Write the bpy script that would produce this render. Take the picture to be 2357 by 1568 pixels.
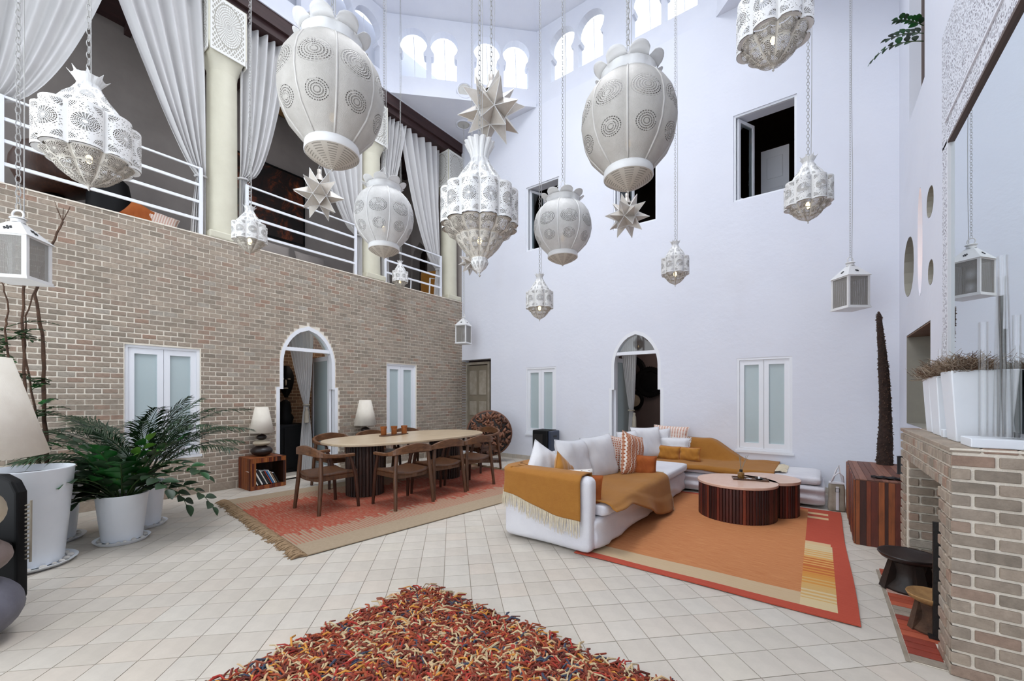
import bpy, bmesh, math, random
from mathutils import Vector, Matrix, noise
from mathutils.geometry import tessellate_polygon
random.seed(7)
PI = math.pi
SC = bpy.context.scene
COL = SC.collection
for _o in list(bpy.data.objects): bpy.data.objects.remove(_o)

# ------------------------------------------------------------ camera, sky, lights, exposure
TH = math.radians(36.738); CAM = Vector((7.031, -7.355, 1.4)); FPX = 945.4
cd = bpy.data.cameras.new('camera'); cam = bpy.data.objects.new('camera', cd); COL.objects.link(cam)
cam.location = CAM; cam.rotation_euler = (PI/2, 0, TH)
cd.sensor_fit = 'HORIZONTAL'; cd.sensor_width = 36.0; cd.lens = FPX/2357*36.0
cd.shift_y = (909.4-784)/2357; cd.clip_start = .05; cd.clip_end = 200
SC.camera = cam
SC.view_settings.view_transform = 'Standard'; SC.view_settings.look = 'None'
SC.view_settings.gamma = 1; SC.view_settings.use_curve_mapping = False
SC.view_settings.exposure = -0.72
SC.cycles.use_denoising = True
SC.cycles.max_bounces = 6; SC.cycles.diffuse_bounces = 4; SC.cycles.glossy_bounces = 3; SC.cycles.transparent_max_bounces = 10
SC.cycles.use_adaptive_sampling = True; SC.cycles.adaptive_threshold = .06; SC.cycles.adaptive_min_samples = 20; SC.cycles.use_light_tree = False; SC.cycles.caustics_reflective = False; SC.cycles.caustics_refractive = False
w = bpy.data.worlds.new('world'); SC.world = w; w.use_nodes = True
w.node_tree.nodes['Background'].inputs[0].default_value = (.86, .93, 1.0, 1)
w.node_tree.nodes['Background'].inputs[1].default_value = 3.2
def area(name, loc, rot, sx, sy, power, col):
    l = bpy.data.lights.new(name, 'AREA'); l.shape = 'RECTANGLE'; l.size = sx; l.size_y = sy; l.energy = power; l.color = col
    o = bpy.data.objects.new(name, l); COL.objects.link(o); o.location = loc; o.rotation_euler = rot; return o
sl = area('skylight_daylight', (3.94, -3.95, 10.35), (0, 0, 0), 3.5, 3.5, 430, (.95, .97, 1.0)); sl.data.spread = math.radians(125)
# added fill light outside an added window in the wall behind the camera
area('courtyard_daylight', (3.9, -8.6, 3.6), (PI/2, 0, 0), 6.6, 6.2, 165, (.95, .97, 1.0))

RX, RY, ZT = 7.88, -7.9, 7.57
def project(p):
    a, b = p[0]-CAM.x, p[1]-CAM.y
    d = -a*math.sin(TH)+b*math.cos(TH); l = a*math.cos(TH)+b*math.sin(TH)
    if d < .1: return None
    return 1178.5+FPX*l/d, 909.4-FPX*(p[2]-1.4)/d, d

# ------------------------------------------------------------ materials
def C(h):
    h = h.lstrip('#'); r = [int(h[i:i+2], 16)/255 for i in (0, 2, 4)]
    return tuple((x/12.92 if x <= .04045 else ((x+.055)/1.055)**2.4) for x in r)+(1,)
class N:
    """small helper for node trees"""
    def __init__(s, name):
        s.m = bpy.data.materials.new(name); s.m.use_nodes = True; s.t = s.m.node_tree
        s.b = s.t.nodes['Principled BSDF']; s.out = s.t.nodes['Material Output']
    def n(s, ty, **kw):
        x = s.t.nodes.new(ty)
        for k, v in kw.items(): setattr(x, k, v)
        return x
    def l(s, a, b): s.t.links.new(a, b)
    def m2(s, op, a, b=None, c=None):
        x = s.n('ShaderNodeMath', operation=op)
        for i, v in enumerate((a, b, c)):
            if v is None: continue
            if isinstance(v, (int, float)): x.inputs[i].default_value = v
            else: s.l(v, x.inputs[i])
        return x.outputs[0]
    def mix(s, f, a, b, blend='MIX'):
        x = s.n('ShaderNodeMix', data_type='RGBA', blend_type=blend)
        for i, v in ((0, f), (6, a), (7, b)):
            if isinstance(v, (int, float)): x.inputs[i].default_value = v
            elif isinstance(v, tuple): x.inputs[i].default_value = v
            else: s.l(v, x.inputs[i])
        return x.outputs[2]
    def coord(s, which='Object', scale=(1, 1, 1), rot=(0, 0, 0)):
        t = s.n('ShaderNodeTexCoord'); mp = s.n('ShaderNodeMapping'); mp.inputs['Scale'].default_value = scale
        mp.inputs['Rotation'].default_value = rot
        s.l(t.outputs[which], mp.inputs[0]); return mp.outputs[0]
    def noise(s, vec, scale, detail=4, rough=.55, dist=0):
        x = s.n('ShaderNodeTexNoise'); x.inputs['Scale'].default_value = scale; x.inputs['Detail'].default_value = detail
        x.inputs['Roughness'].default_value = rough; x.inputs['Distortion'].default_value = dist
        s.l(vec, x.inputs['Vector']); return x.outputs[0]
    def ramp(s, f, stops, interp='LINEAR'):
        x = s.n('ShaderNodeValToRGB'); r = x.color_ramp; r.interpolation = interp
        while len(r.elements) < len(stops): r.elements.new(.5)
        for e, (p, c) in zip(r.elements, stops): e.position = p; e.color = c
        s.l(f, x.inputs[0]); return x.outputs[0]
    def bump(s, h, strength=.3, dist=.01):
        x = s.n('ShaderNodeBump'); x.inputs['Strength'].default_value = strength; x.inputs['Distance'].default_value = dist
        s.l(h, x.inputs['Height']); s.l(x.outputs[0], s.b.inputs['Normal'])
    def rnd(s):
        a = s.n('ShaderNodeObjectInfo').outputs['Random']; b = s.n('ShaderNodeNewGeometry').outputs['Random Per Island']
        return s.m2('FRACT', s.m2('ADD', a, s.m2('MULTIPLY', b, 7.31)))
    def base(s, c):
        if isinstance(c, tuple): s.b.inputs['Base Color'].default_value = c
        else: s.l(c, s.b.inputs['Base Color'])
    def sep(s, v):
        x = s.n('ShaderNodeSeparateXYZ'); s.l(v, x.inputs[0]); return x.outputs
def mat(name, c1, c2=None, scale=6, rough=.6, metal=0, bump=0, bscale=60, stretch=(1, 1, 1), detail=5, island=None, spec=.5, dist=0, coat=0, sheen=0):
    n = N(name); c1 = C(c1)
    v = n.coord('Object', stretch)
    col = c1
    if c2:
        f = n.noise(v, scale, detail, .6, dist)
        col = n.mix(n.ramp(f, [(.3, (0, 0, 0, 1)), (.7, (1, 1, 1, 1))]), c1, C(c2))
    if island:
        col = n.mix(n.rnd(), col, n.mix(1.0, col if not isinstance(col, tuple) else col, (island,)*3+(1,), 'MULTIPLY'))
    n.base(col); n.b.inputs['Roughness'].default_value = rough; n.b.inputs['Metallic'].default_value = metal
    n.b.inputs['Specular IOR Level'].default_value = spec
    if coat: n.b.inputs['Coat Weight'].default_value = coat
    if sheen: n.b.inputs['Sheen Weight'].default_value = sheen
    if bump: n.bump(n.noise(v, bscale, 4), bump)
    return n.m
def ramp_mat(name, stops, rough=.6, bump=.3, bscale=60, stretch=(1, 1, 1), grain=.25, gscale=8):
    """colour picked per island or per object, with grain over it"""
    n = N(name); v = n.coord('Object', stretch)
    c = n.ramp(n.rnd(), [(p, C(h)) for p, h in stops], 'CONSTANT')
    g = n.noise(v, gscale, 5); g = n.ramp(g, [(.3, (1-grain,)*3+(1,)), (.7, (1+grain*.4,)*3+(1,))])
    n.base(n.mix(1.0, c, g, 'MULTIPLY')); n.b.inputs['Roughness'].default_value = rough
    if bump: n.bump(n.noise(v, bscale, 3), bump, .004)
    return n.m
M = {}
M['plaster'] = mat('white_plaster', '#e4e6ee', '#dadde8', 1.2, .75, bump=.25, bscale=9)
def _stained():
    n = N('white_plaster_stained'); v = n.coord('Object')
    s = n.noise(v, .55, 3); st = n.ramp(s, [(.60, (0, 0, 0, 1)), (.74, (1, 1, 1, 1))])
    st = n.m2('MULTIPLY', st, .16)
    f = n.noise(v, 1.3, 4)
    n.base(n.mix(st, n.mix(f, C('#e6e8f0'), C('#dcdfea')), C('#c9bfb8')))
    n.b.inputs['Roughness'].default_value = .75; n.bump(n.noise(v, 9, 4), .2, .02); return n.m
M['wall'] = _stained()
M['white'] = mat('white_paint', '#e9ebf0', rough=.4)
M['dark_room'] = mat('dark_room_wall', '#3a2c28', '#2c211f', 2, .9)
M['taupe'] = mat('taupe_gallery_wall', '#a8a09b', '#968e8a', 1.5, .85, bump=.2, bscale=12)
M['greywall'] = mat('grey_room_wall', '#857774', '#746866', 1.5, .85)
M['mortar'] = mat('mortar', '#eee6d8', '#e3d9c9', 9, .95, bump=.5, bscale=120)
M['grout'] = mat('floor_grout', '#a09485', '#877b6c', 9, .95)
def _brick():
    n = N('brick_clay'); v = n.coord('Object')
    c = n.ramp(n.rnd(), [(0, C('#93877a')), (.25, C('#9f9182')), (.45, C('#877c6f')), (.62, C('#a69787')), (.80, C('#97887a')), (.93, C('#9a7f6e')), (.97, C('#a0978b'))], 'LINEAR')
    g = n.ramp(n.noise(v, 22, 5, .7), [(.25, (.74,)*3+(1,)), (.75, (1.22,)*3+(1,))])
    n.base(n.mix(1.0, c, g, 'MULTIPLY')); n.b.inputs['Roughness'].default_value = .95
    n.bump(n.noise(v, 90, 4), .6, .004); return n.m
M['brick'] = _brick()
M['brick_dark'] = mat('soot_brick', '#6b5f57', '#5a504a', 20, .95, bump=.5, bscale=80)
M['redbrick'] = ramp_mat('red_hearth_brick', [(0, '#a0452b'), (.3, '#8c3624'), (.6, '#b5573a'), (.8, '#b08a7c')], .8, .5, 80)
def _tile():
    n = N('limestone_tile'); v = n.coord('Object')
    c = n.ramp(n.rnd(), [(0, C('#c3bbaf')), (.2, C('#c8c0b5')), (.4, C('#c1b8ac')), (.6, C('#cac3b8')), (.75, C('#c4bcb1')), (.92, C('#c9beb1')), (1.0, C('#c6beb1'))], 'LINEAR')
    g = n.ramp(n.noise(v, 4, 7, .72), [(.3, (.87,)*3+(1,)), (.7, (1.06,)*3+(1,))])
    p = n.ramp(n.noise(v, 34, 3), [(.70, (1, 1, 1, 1)), (.78, (.80, .77, .73, 1))])
    n.base(n.mix(1.0, n.mix(1.0, c, g, 'MULTIPLY'), p, 'MULTIPLY')); n.b.inputs['Roughness'].default_value = .55
    n.bump(n.noise(v, 40, 4), .18, .004); return n.m
M['tile'] = _tile()
M['beam'] = mat('dark_red_timber', '#3d2322', '#2a1717', 3, .6, stretch=(6, .6, 6), bump=.3)
M['pillar'] = mat('cream_plaster', '#d5d1bd', '#c9c4b0', 2.5, .5, bump=.15, bscale=20)
M['darkwood'] = mat('dark_walnut', '#4a2a1b', '#2c170e', 3, .38, stretch=(14, 14, 1.6), bump=.15)
M['walnut'] = mat('walnut', '#66432b', '#3a2417', 3, .36, stretch=(10, 10, 1.5), bump=.15, dist=.6)
M['walnut_rail'] = mat('walnut_rail', '#7d5537', '#4e301e', 4, .34, stretch=(2, 8, 8), bump=.12, dist=.8)
M['slat'] = ramp_mat('rosewood_slat', [(0, '#4c1f19'), (.2, '#3a1613'), (.4, '#6b2c20'), (.6, '#50211a'), (.78, '#2c1110'), (.9, '#7b3826')], .45, .15, 60, (8, 8, .8))
M['slat_dark'] = ramp_mat('dark_rib', [(0, '#35231c'), (.3, '#2a1a15'), (.6, '#3f2a21'), (.85, '#22140f')], .5, .15, 60, (8, 8, .8))
M['reclaimed'] = ramp_mat('reclaimed_strip', [(0, '#8a4a24'), (.18, '#5d2618'), (.34, '#a3602f'), (.5, '#6f2f1c'), (.64, '#3a1a13'), (.76, '#955128'), (.9, '#7d3a1f')], .5, .3, 40, (7, 7, .9), .4, 6)
M['travertine'] = mat('travertine', '#cdb99c', '#b8a184', 4, .32, stretch=(3, .5, 3), bump=.1)
M['pinkmarble'] = mat('pink_marble', '#d9b9a6', '#cfa894', 5, .3, stretch=(1.5, .8, 1), dist=1.2)
M['linen'] = mat('white_linen', '#dcdbdf', '#cfcdd4', 3, .9, bump=.3, bscale=120, sheen=.2)
M['cushwhite'] = mat('white_cushion', '#dfdedf', '#d0d0d5', 4, .9, bump=.25, bscale=90, sheen=.2)
def _throw():
    n = N('mustard_wool'); v = n.coord('Object')
    f = n.noise(v, 9, 6, .7); f2 = n.noise(n.coord('Object', (3, 40, 40)), 6, 3)
    c = n.mix(f, C('#96601f'), C('#b07a30')); n.base(n.mix(n.m2('MULTIPLY', f2, .45), c, C('#8a5218')))
    n.b.inputs['Roughness'].default_value = .95; n.b.inputs['Sheen Weight'].default_value = .08
    n.bump(n.noise(v, 220, 3), .7, .004); return n.m
M['throw'] = _throw()
M['fringe'] = mat('cream_fringe', '#d9ceb8', '#c7b99f', 30, .95)
M['jute'] = mat('jute_fringe', '#9a8164', '#7f6549', 30, .95)
M['pot'] = mat('white_ceramic', '#f0f4fa', '#e6ebf2', 2, .28, spec=.5)
M['soil'] = mat('potting_soil', '#2b1d15', '#1b120d', 30, .95, bump=.8, bscale=60)
M['leaf'] = mat('glossy_leaf', '#2a6e2e', '#16481f', 4, .35, island=.45)
M['leafdark'] = mat('dark_leaf', '#2e4a2c', '#1c2f1e', 4, .45, island=.5)
M['leaflight'] = mat('young_leaf', '#6fa03c', '#4c8430', 4, .4)
M['palm'] = mat('palm_leaf', '#294a27', '#152a17', 3, .45, island=.55)
M['stem'] = mat('green_stem', '#40562c', '#2a3b1d', 6, .5)
M['bark'] = mat('bark', '#5a4130', '#3a281d', 14, .9, bump=.8, bscale=40)
M['cactus'] = mat('cactus_bark', '#3c2a22', '#241915', 30, .95, bump=1, bscale=80)
M['black'] = mat('black_metal', '#101114', rough=.45)
M['blackmat'] = mat('black_lacquer', '#0e0e10', '#08080a', 5, .6, spec=.25)
M['navy'] = mat('navy_metal', '#2a3346', rough=.4)
M['iron'] = mat('dark_iron', '#191513', '#0f0c0b', 10, .6, bump=.3)
M['darkstool'] = mat('burnt_wood', '#2a201b', '#191210', 10, .55, bump=.3, bscale=30)
M['lampshade'] = mat('linen_lampshade', '#e6dfd2', '#dcd4c6', 8, .9, bump=.2, bscale=200)
M['stone_dark'] = mat('dark_stone', '#2b201f', '#1c1413', 8, .4)
M['stone_cream'] = mat('cream_stone', '#c8bca6', '#b8aa92', 10, .5)
M['stone_grey'] = mat('grey_stone', '#6d6c76', '#55545e', 5, .6, bump=.15)
M['stone_taupe'] = mat('taupe_stone', '#877773', '#74655f', 5, .6, bump=.15)
M['clay'] = mat('terracotta_cup', '#a4602c', '#8a4c20', 6, .5)
M['pebble'] = mat('white_pebble', '#dcd8d2', '#c8c2ba', 10, .6, island=.8)
M['metalwhite'] = mat('white_metalwork', '#e6e6e6', '#dad9d7', 5, .42)
M['seam'] = mat('seam_metal', '#cfccc7', '#bdb9b3', 5, .5)
M['chain'] = mat('chain_metal', '#b4b3b1', '#9f9d9a', 5, .5)
M['metalgrey'] = mat('silvered_metal', '#bdb8b0', '#a39d94', 6, .38, metal=.35)
M['canvas'] = mat('canvas_bag', '#a39a8c', '#8d8475', 8, .9, bump=.3, bscale=150)
M['rust'] = mat('rust_cushion', '#a85a22', '#94491a', 5, .9, bump=.3, bscale=100)
M['ochre'] = mat('ochre_cushion', '#b5791e', '#9c6414', 5, .85, sheen=.4)
M['mirror'] = mat('mirror_glass', '#e4ecee', rough=.01, metal=1)
M['brown_trim'] = mat('brown_trim', '#6f625e', rough=.7)
M['khaki'] = mat('khaki_plaster_reveal', '#a39f92', '#98948a', 4, .85)
M['brownwood'] = mat('brown_lintel', '#7d5f49', '#6b4f3c', 4, .7)
M['gold'] = mat('amber_bottle', '#8f6a35', '#6d4c20', 8, .25)
M['grasscloth'] = mat('woven_straw', '#a98252', '#84613a', 20, .85, bump=.5, bscale=60)
M['peach'] = mat('peach_lit_reveal', '#f0b48e', rough=.8)
def _glass(name, alpha, tint=(.9, .96, .96, 1), rough=.03, fk=.9):
    n = N(name); g = n.n('ShaderNodeBsdfGlossy'); g.inputs['Roughness'].default_value = rough; g.inputs['Color'].default_value = (.97, .97, .97, 1)
    t = n.n('ShaderNodeBsdfTransparent'); t.inputs[0].default_value = tint; mx = n.n('ShaderNodeMixShader')
    fr = n.n('ShaderNodeFresnel'); fr.inputs[0].default_value = 1.45
    n.l(n.m2('ADD', n.m2('MULTIPLY', fr.outputs[0], fk), alpha), mx.inputs[0]); n.l(t.outputs[0], mx.inputs[1]); n.l(g.outputs[0], mx.inputs[2])
    n.l(mx.outputs[0], n.out.inputs[0]); return n.m
M['glass'] = _glass('clear_glass', .04)
M['tube'] = _glass('tube_glass', .01, (.985, .985, .985, 1), .08, .3)
def _frost():
    n = N('frosted_glass'); v = n.coord('Object', (1, 1, .6))
    n.base(n.mix(n.noise(v, 2.2, 4), C('#b9c6c8'), C('#aab9bb'))); n.b.inputs['Roughness'].default_value = .35
    n.bump(n.noise(v, 70, 2), .12, .002); return n.m
M['frost'] = _frost()
def _emit(name, col, s):
    n = N(name); n.b.inputs['Base Color'].default_value = col; n.b.inputs['Emission Color'].default_value = col; n.b.inputs['Emission Strength'].default_value = s; return n.m
M['bulb'] = _emit('warm_bulb', (1, .72, .32, 1), 14)
M['orangelamp'] = _emit('orange_paper_lamp', (1, .38, .08, 1), .8)
# pierced metal: rosette in every lobe, real see-through holes
def _pierced(name, asp, base='#e9e8e6', frame=.43, k=62.0, petals=12):
    n = N(name); tc = n.n('ShaderNodeTexCoord'); u, v, _ = n.sep(tc.outputs['UV'])
    x = n.m2('SUBTRACT', n.m2('FRACT', u), .5); y = n.m2('MULTIPLY', n.m2('SUBTRACT', v, .5), asp)
    def ros(xx, yy, rmax, pet, rmin=.07):
        r = n.m2('SQRT', n.m2('ADD', n.m2('MULTIPLY', xx, xx), n.m2('MULTIPLY', yy, yy)))
        th = n.m2('ARCTAN2', yy, xx)
        h = n.m2('MULTIPLY', n.m2('SINE', n.m2('MULTIPLY', r, k)), n.m2('SINE', n.m2('MULTIPLY', th, pet)))
        h = n.m2('GREATER_THAN', n.m2('ABSOLUTE', h), .38)
        ring = n.m2('MULTIPLY', n.m2('LESS_THAN', r, rmax), n.m2('GREATER_THAN', r, rmin))
        return n.m2('MULTIPLY', h, ring), n.m2('LESS_THAN', r, rmax+.035)
    h1, in1 = ros(x, y, .34, petals)
    ax = n.m2('SUBTRACT', n.m2('ABSOLUTE', x), .5); ay = n.m2('SUBTRACT', n.m2('ABSOLUTE', y), asp/2-.06)
    h2, in2 = ros(ax, ay, .33, 14)
    vo = n.n('ShaderNodeTexVoronoi', feature='F1'); cm = n.n('ShaderNodeCombineXYZ'); n.l(x, cm.inputs[0]); n.l(y, cm.inputs[1])
    vo.inputs['Scale'].default_value = 17; n.l(cm.outputs[0], vo.inputs['Vector'])
    h3 = n.m2('MULTIPLY', n.m2('LESS_THAN', vo.outputs[0], .27), n.m2('SUBTRACT', 1.0, n.m2('MAXIMUM', in1, in2)))
    inside = n.m2('MULTIPLY', n.m2('LESS_THAN', n.m2('ABSOLUTE', x), frame), n.m2('LESS_THAN', n.m2('ABSOLUTE', n.m2('SUBTRACT', v, .5)), .44))
    hole = n.m2('MULTIPLY', n.m2('MAXIMUM', n.m2('MAXIMUM', h1, h2), h3), inside)
    bf = n.n('ShaderNodeNewGeometry').outputs['Backfacing']   # inner faces coloured darker to put in the lantern's inner shade
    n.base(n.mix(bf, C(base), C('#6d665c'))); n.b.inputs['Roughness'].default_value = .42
    t = n.n('ShaderNodeBsdfTransparent'); mx = n.n('ShaderNodeMixShader'); n.l(hole, mx.inputs[0]); n.l(n.b.outputs[0], mx.inputs[1]); n.l(t.outputs[0], mx.inputs[2])
    n.l(mx.outputs[0], n.out.inputs[0]); return n.m
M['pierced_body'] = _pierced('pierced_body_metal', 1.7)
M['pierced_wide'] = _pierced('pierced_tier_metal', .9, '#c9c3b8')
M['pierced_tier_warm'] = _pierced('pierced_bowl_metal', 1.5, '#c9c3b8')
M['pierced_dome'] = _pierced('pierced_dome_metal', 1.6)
def _ringed(name, base, circles, asp, b2):
    """gauze globe panels: concentric rows of tiny stamped slots"""
    n = N(name); tc = n.n('ShaderNodeTexCoord'); u, v, _ = n.sep(tc.outputs['UV'])
    x = n.m2('SUBTRACT', n.m2('FRACT', u), .5); y = n.m2('MULTIPLY', v, asp)
    hole = None; hgt = None
    for cx_, cy_, R_ in circles:
        xx = n.m2('SUBTRACT', x, cx_); yy = n.m2('SUBTRACT', y, cy_)
        r = n.m2('SQRT', n.m2('ADD', n.m2('MULTIPLY', xx, xx), n.m2('MULTIPLY', yy, yy))); th = n.m2('ARCTAN2', yy, xx)
        s = n.m2('SINE', n.m2('MULTIPLY', r, 92)); d = n.m2('SINE', n.m2('MULTIPLY', th, 26))
        msk = n.m2('MULTIPLY', n.m2('LESS_THAN', r, R_), n.m2('GREATER_THAN', r, .06))
        h = n.m2('MULTIPLY', n.m2('MULTIPLY', n.m2('GREATER_THAN', s, .35), n.m2('GREATER_THAN', d, -.45)), msk)
        hole = h if hole is None else n.m2('MAXIMUM', hole, h)
        g = n.m2('MULTIPLY', s, msk); hgt = g if hgt is None else n.m2('ADD', hgt, g)
    nz = n.noise(n.coord('Object'), 14, 5, .7); fine = n.noise(n.coord('Object'), 160, 2)
    hole = n.m2('MULTIPLY', hole, n.m2('GREATER_THAN', nz, .42))
    bf = n.n('ShaderNodeNewGeometry').outputs['Backfacing']  # inner faces get a darker colour for the shade inside the globe
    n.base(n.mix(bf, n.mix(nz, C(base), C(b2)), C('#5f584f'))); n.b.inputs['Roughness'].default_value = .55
    n.bump(n.m2('ADD', n.m2('MULTIPLY', hgt, .6), fine), .5, .006)
    t = n.n('ShaderNodeBsdfTransparent'); t.inputs[0].default_value = (.42, .39, .35, 1); mx = n.n('ShaderNodeMixShader')
    n.l(n.m2('ADD', n.m2('MULTIPLY', hole, .8), .03), mx.inputs[0]); n.l(n.b.outputs[0], mx.inputs[1]); n.l(t.outputs[0], mx.inputs[2])
    n.l(mx.outputs[0], n.out.inputs[0]); return n.m
M['gauze'] = _ringed('gauze_metal', '#c6c2bc', [(0, 2.28, .42), (.02, 1.12, .31)], 3.7, '#a9a49c')
M['gauze_white'] = _ringed('white_gauze_metal', '#dfdedc', [(0, 2.0, .41), (.02, 1.0, .30)], 3.6, '#b9b7b4')
def _band():
    n = N('slotted_cone_metal'); tc = n.n('ShaderNodeTexCoord'); u, v, _ = n.sep(tc.outputs['UV'])
    h = n.m2('MULTIPLY', n.m2('GREATER_THAN', n.m2('SINE', n.m2('MULTIPLY', v, 75)), .45), n.m2('GREATER_THAN', n.m2('SINE', n.m2('MULTIPLY', u, 60)), -.4))
    n.base(n.mix(n.noise(n.coord('Object'), 12, 4), C('#c4bdb2'), C('#a89f93'))); n.b.inputs['Roughness'].default_value = .55
    t = n.n('ShaderNodeBsdfTransparent'); t.inputs[0].default_value = (.75, .72, .66, 1); mx = n.n('ShaderNodeMixShader')
    n.l(n.m2('MULTIPLY', h, .55), mx.inputs[0]); n.l(n.b.outputs[0], mx.inputs[1]); n.l(t.outputs[0], mx.inputs[2]); n.l(mx.outputs[0], n.out.inputs[0]); return n.m
M['gauze_cone'] = _band()
def _wiremesh():
    n = N('wire_gauze'); n.base(C('#8d8983')); n.b.inputs['Roughness'].default_value = .6
    tc = n.n('ShaderNodeTexCoord'); u, v, _ = n.sep(tc.outputs['UV'])
    h = n.m2('MULTIPLY', n.m2('GREATER_THAN', n.m2('SINE', n.m2('MULTIPLY', u, 300)), -.1), n.m2('GREATER_THAN', n.m2('SINE', n.m2('MULTIPLY', v, 300)), -.1))
    t = n.n('ShaderNodeBsdfTransparent'); mx = n.n('ShaderNodeMixShader'); n.l(n.m2('MULTIPLY', h, .95), mx.inputs[0])
    n.l(n.b.outputs[0], mx.inputs[1]); n.l(t.outputs[0], mx.inputs[2]); n.l(mx.outputs[0], n.out.inputs[0]); return n.m
M['gauze_wire'] = _wiremesh()
def _star():
    n = N('etched_star_glass'); v = n.coord('Object')
    n.base(n.mix(n.noise(v, 30, 5, .7), C('#b9aea0'), C('#d3cec8'))); n.b.inputs['Roughness'].default_value = .3; n.b.inputs['Metallic'].default_value = .15
    n.bump(n.noise(v, 120, 3), .35, .003); return n.m
M['star'] = _star()
def _carved():
    n = N('carved_plaster'); tc = n.n('ShaderNodeTexCoord'); u, v, _ = n.sep(tc.outputs['UV'])
    x = n.m2('SUBTRACT', u, .5); y = n.m2('SUBTRACT', v, .55)
    r = n.m2('SQRT', n.m2('ADD', n.m2('MULTIPLY', x, x), n.m2('MULTIPLY', y, y))); th = n.m2('ARCTAN2', y, x)
    a = n.m2('MULTIPLY', n.m2('SINE', n.m2('MULTIPLY', r, 75)), n.m2('SINE', n.m2('MULTIPLY', th, 20)))
    a = n.m2('MULTIPLY', n.m2('GREATER_THAN', n.m2('ABSOLUTE', a), .3), n.m2('LESS_THAN', r, .38))
    d1 = n.m2('GREATER_THAN', n.m2('SINE', n.m2('MULTIPLY', n.m2('ADD', x, y), 62)), .55); d2 = n.m2('GREATER_THAN', n.m2('SINE', n.m2('MULTIPLY', n.m2('SUBTRACT', x, y), 62)), .55)
    o = n.m2('MULTIPLY', n.m2('MAXIMUM', d1, d2), n.m2('GREATER_THAN', r, .4))
    ln = n.m2('MAXIMUM', a, o)
    brd = n.m2('GREATER_THAN', n.m2('MAXIMUM', n.m2('ABSOLUTE', x), n.m2('ABSOLUTE', n.m2('SUBTRACT', v, .5))), .455)
    ln = n.m2('MAXIMUM', ln, brd)
    n.base(n.mix(ln, C('#a9a59b'), C('#e6e5e0'))); n.b.inputs['Roughness'].default_value = .8
    n.bump(ln, .7, .01); return n.m
M['carved'] = _carved()
def _filigree():
    n = N('pierced_white_screen'); v = n.coord('Object')
    vo = n.n('ShaderNodeTexVoronoi', feature='DISTANCE_TO_EDGE'); vo.inputs['Scale'].default_value = 30; n.l(v, vo.inputs['Vector'])
    vo2 = n.n('ShaderNodeTexVoronoi', feature='F1'); vo2.inputs['Scale'].default_value = 13; n.l(v, vo2.inputs['Vector'])
    h = n.m2('MULTIPLY', n.m2('GREATER_THAN', vo.outputs[0], .11), n.m2('GREATER_THAN', n.m2('SINE', n.m2('MULTIPLY', vo2.outputs[0], 26)), -.2))
    n.base(n.mix(h, C('#e3e5ec'), C('#8e8c94'))); n.b.inputs['Roughness'].default_value = .7; n.bump(n.m2('SUBTRACT', 1.0, h), .6, .006); return n.m
M['filigree'] = _filigree()
def _curtain(name, c):
    n = N(name); v = n.coord('Object'); n.base(n.mix(n.noise(v, 3, 3), C(c), C('#dcdbda'))); n.b.inputs['Roughness'].default_value = .9
    tr = n.n('ShaderNodeBsdfTranslucent'); tr.inputs[0].default_value = C('#cfcccb'); mx = n.n('ShaderNodeMixShader'); mx.inputs[0].default_value = .25
    n.l(n.b.outputs[0], mx.inputs[1]); n.l(tr.outputs[0], mx.inputs[2]); n.l(mx.outputs[0], n.out.inputs[0]); return n.m
M['curtain'] = _curtain('white_voile', '#eeeded')
def _rug1():
    n = N('dining_rug_weave'); x, y, _ = n.sep(n.coord('Object'))
    ax = n.m2('ABSOLUTE', x)
    row = n.m2('FLOOR', n.m2('MULTIPLY', y, 30)); cm = n.n('ShaderNodeCombineXYZ'); n.l(row, cm.inputs[0]); wn = n.n('ShaderNodeTexWhiteNoise', noise_dimensions='1D'); n.l(row, wn.inputs['W'])
    edge = n.m2('ADD', .62, n.m2('MULTIPLY', wn.outputs[0], .20))
    core = n.m2('LESS_THAN', ax, edge)
    stripe = n.m2('MULTIPLY', n.m2('GREATER_THAN', n.m2('FRACT', n.m2('MULTIPLY', y, 30)), .5), n.m2('LESS_THAN', ax, 1.04))
    nz = n.noise(n.coord('Object', (2, 12, 1)), 5, 5, .7); f = n.m2('MULTIPLY', core, n.ramp(nz, [(.38, (.35,)*3+(1,)), (.55, (1, 1, 1, 1))]))
    red = n.mix(n.noise(n.coord('Object'), 3, 4), C('#a84c34'), C('#983f2a'))
    bei = n.mix(n.noise(n.coord('Object'), 40, 3), C('#ab9880'), C('#98856c'))
    c = n.mix(n.m2('MULTIPLY', stripe, .85), bei, C('#a5644f')); c = n.mix(f, c, red)
    n.base(c); n.b.inputs['Roughness'].default_value = .95; n.bump(n.noise(n.coord('Object', (60, 200, 1)), 3, 2), .5, .004); return n.m
M['rug1'] = _rug1()
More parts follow.
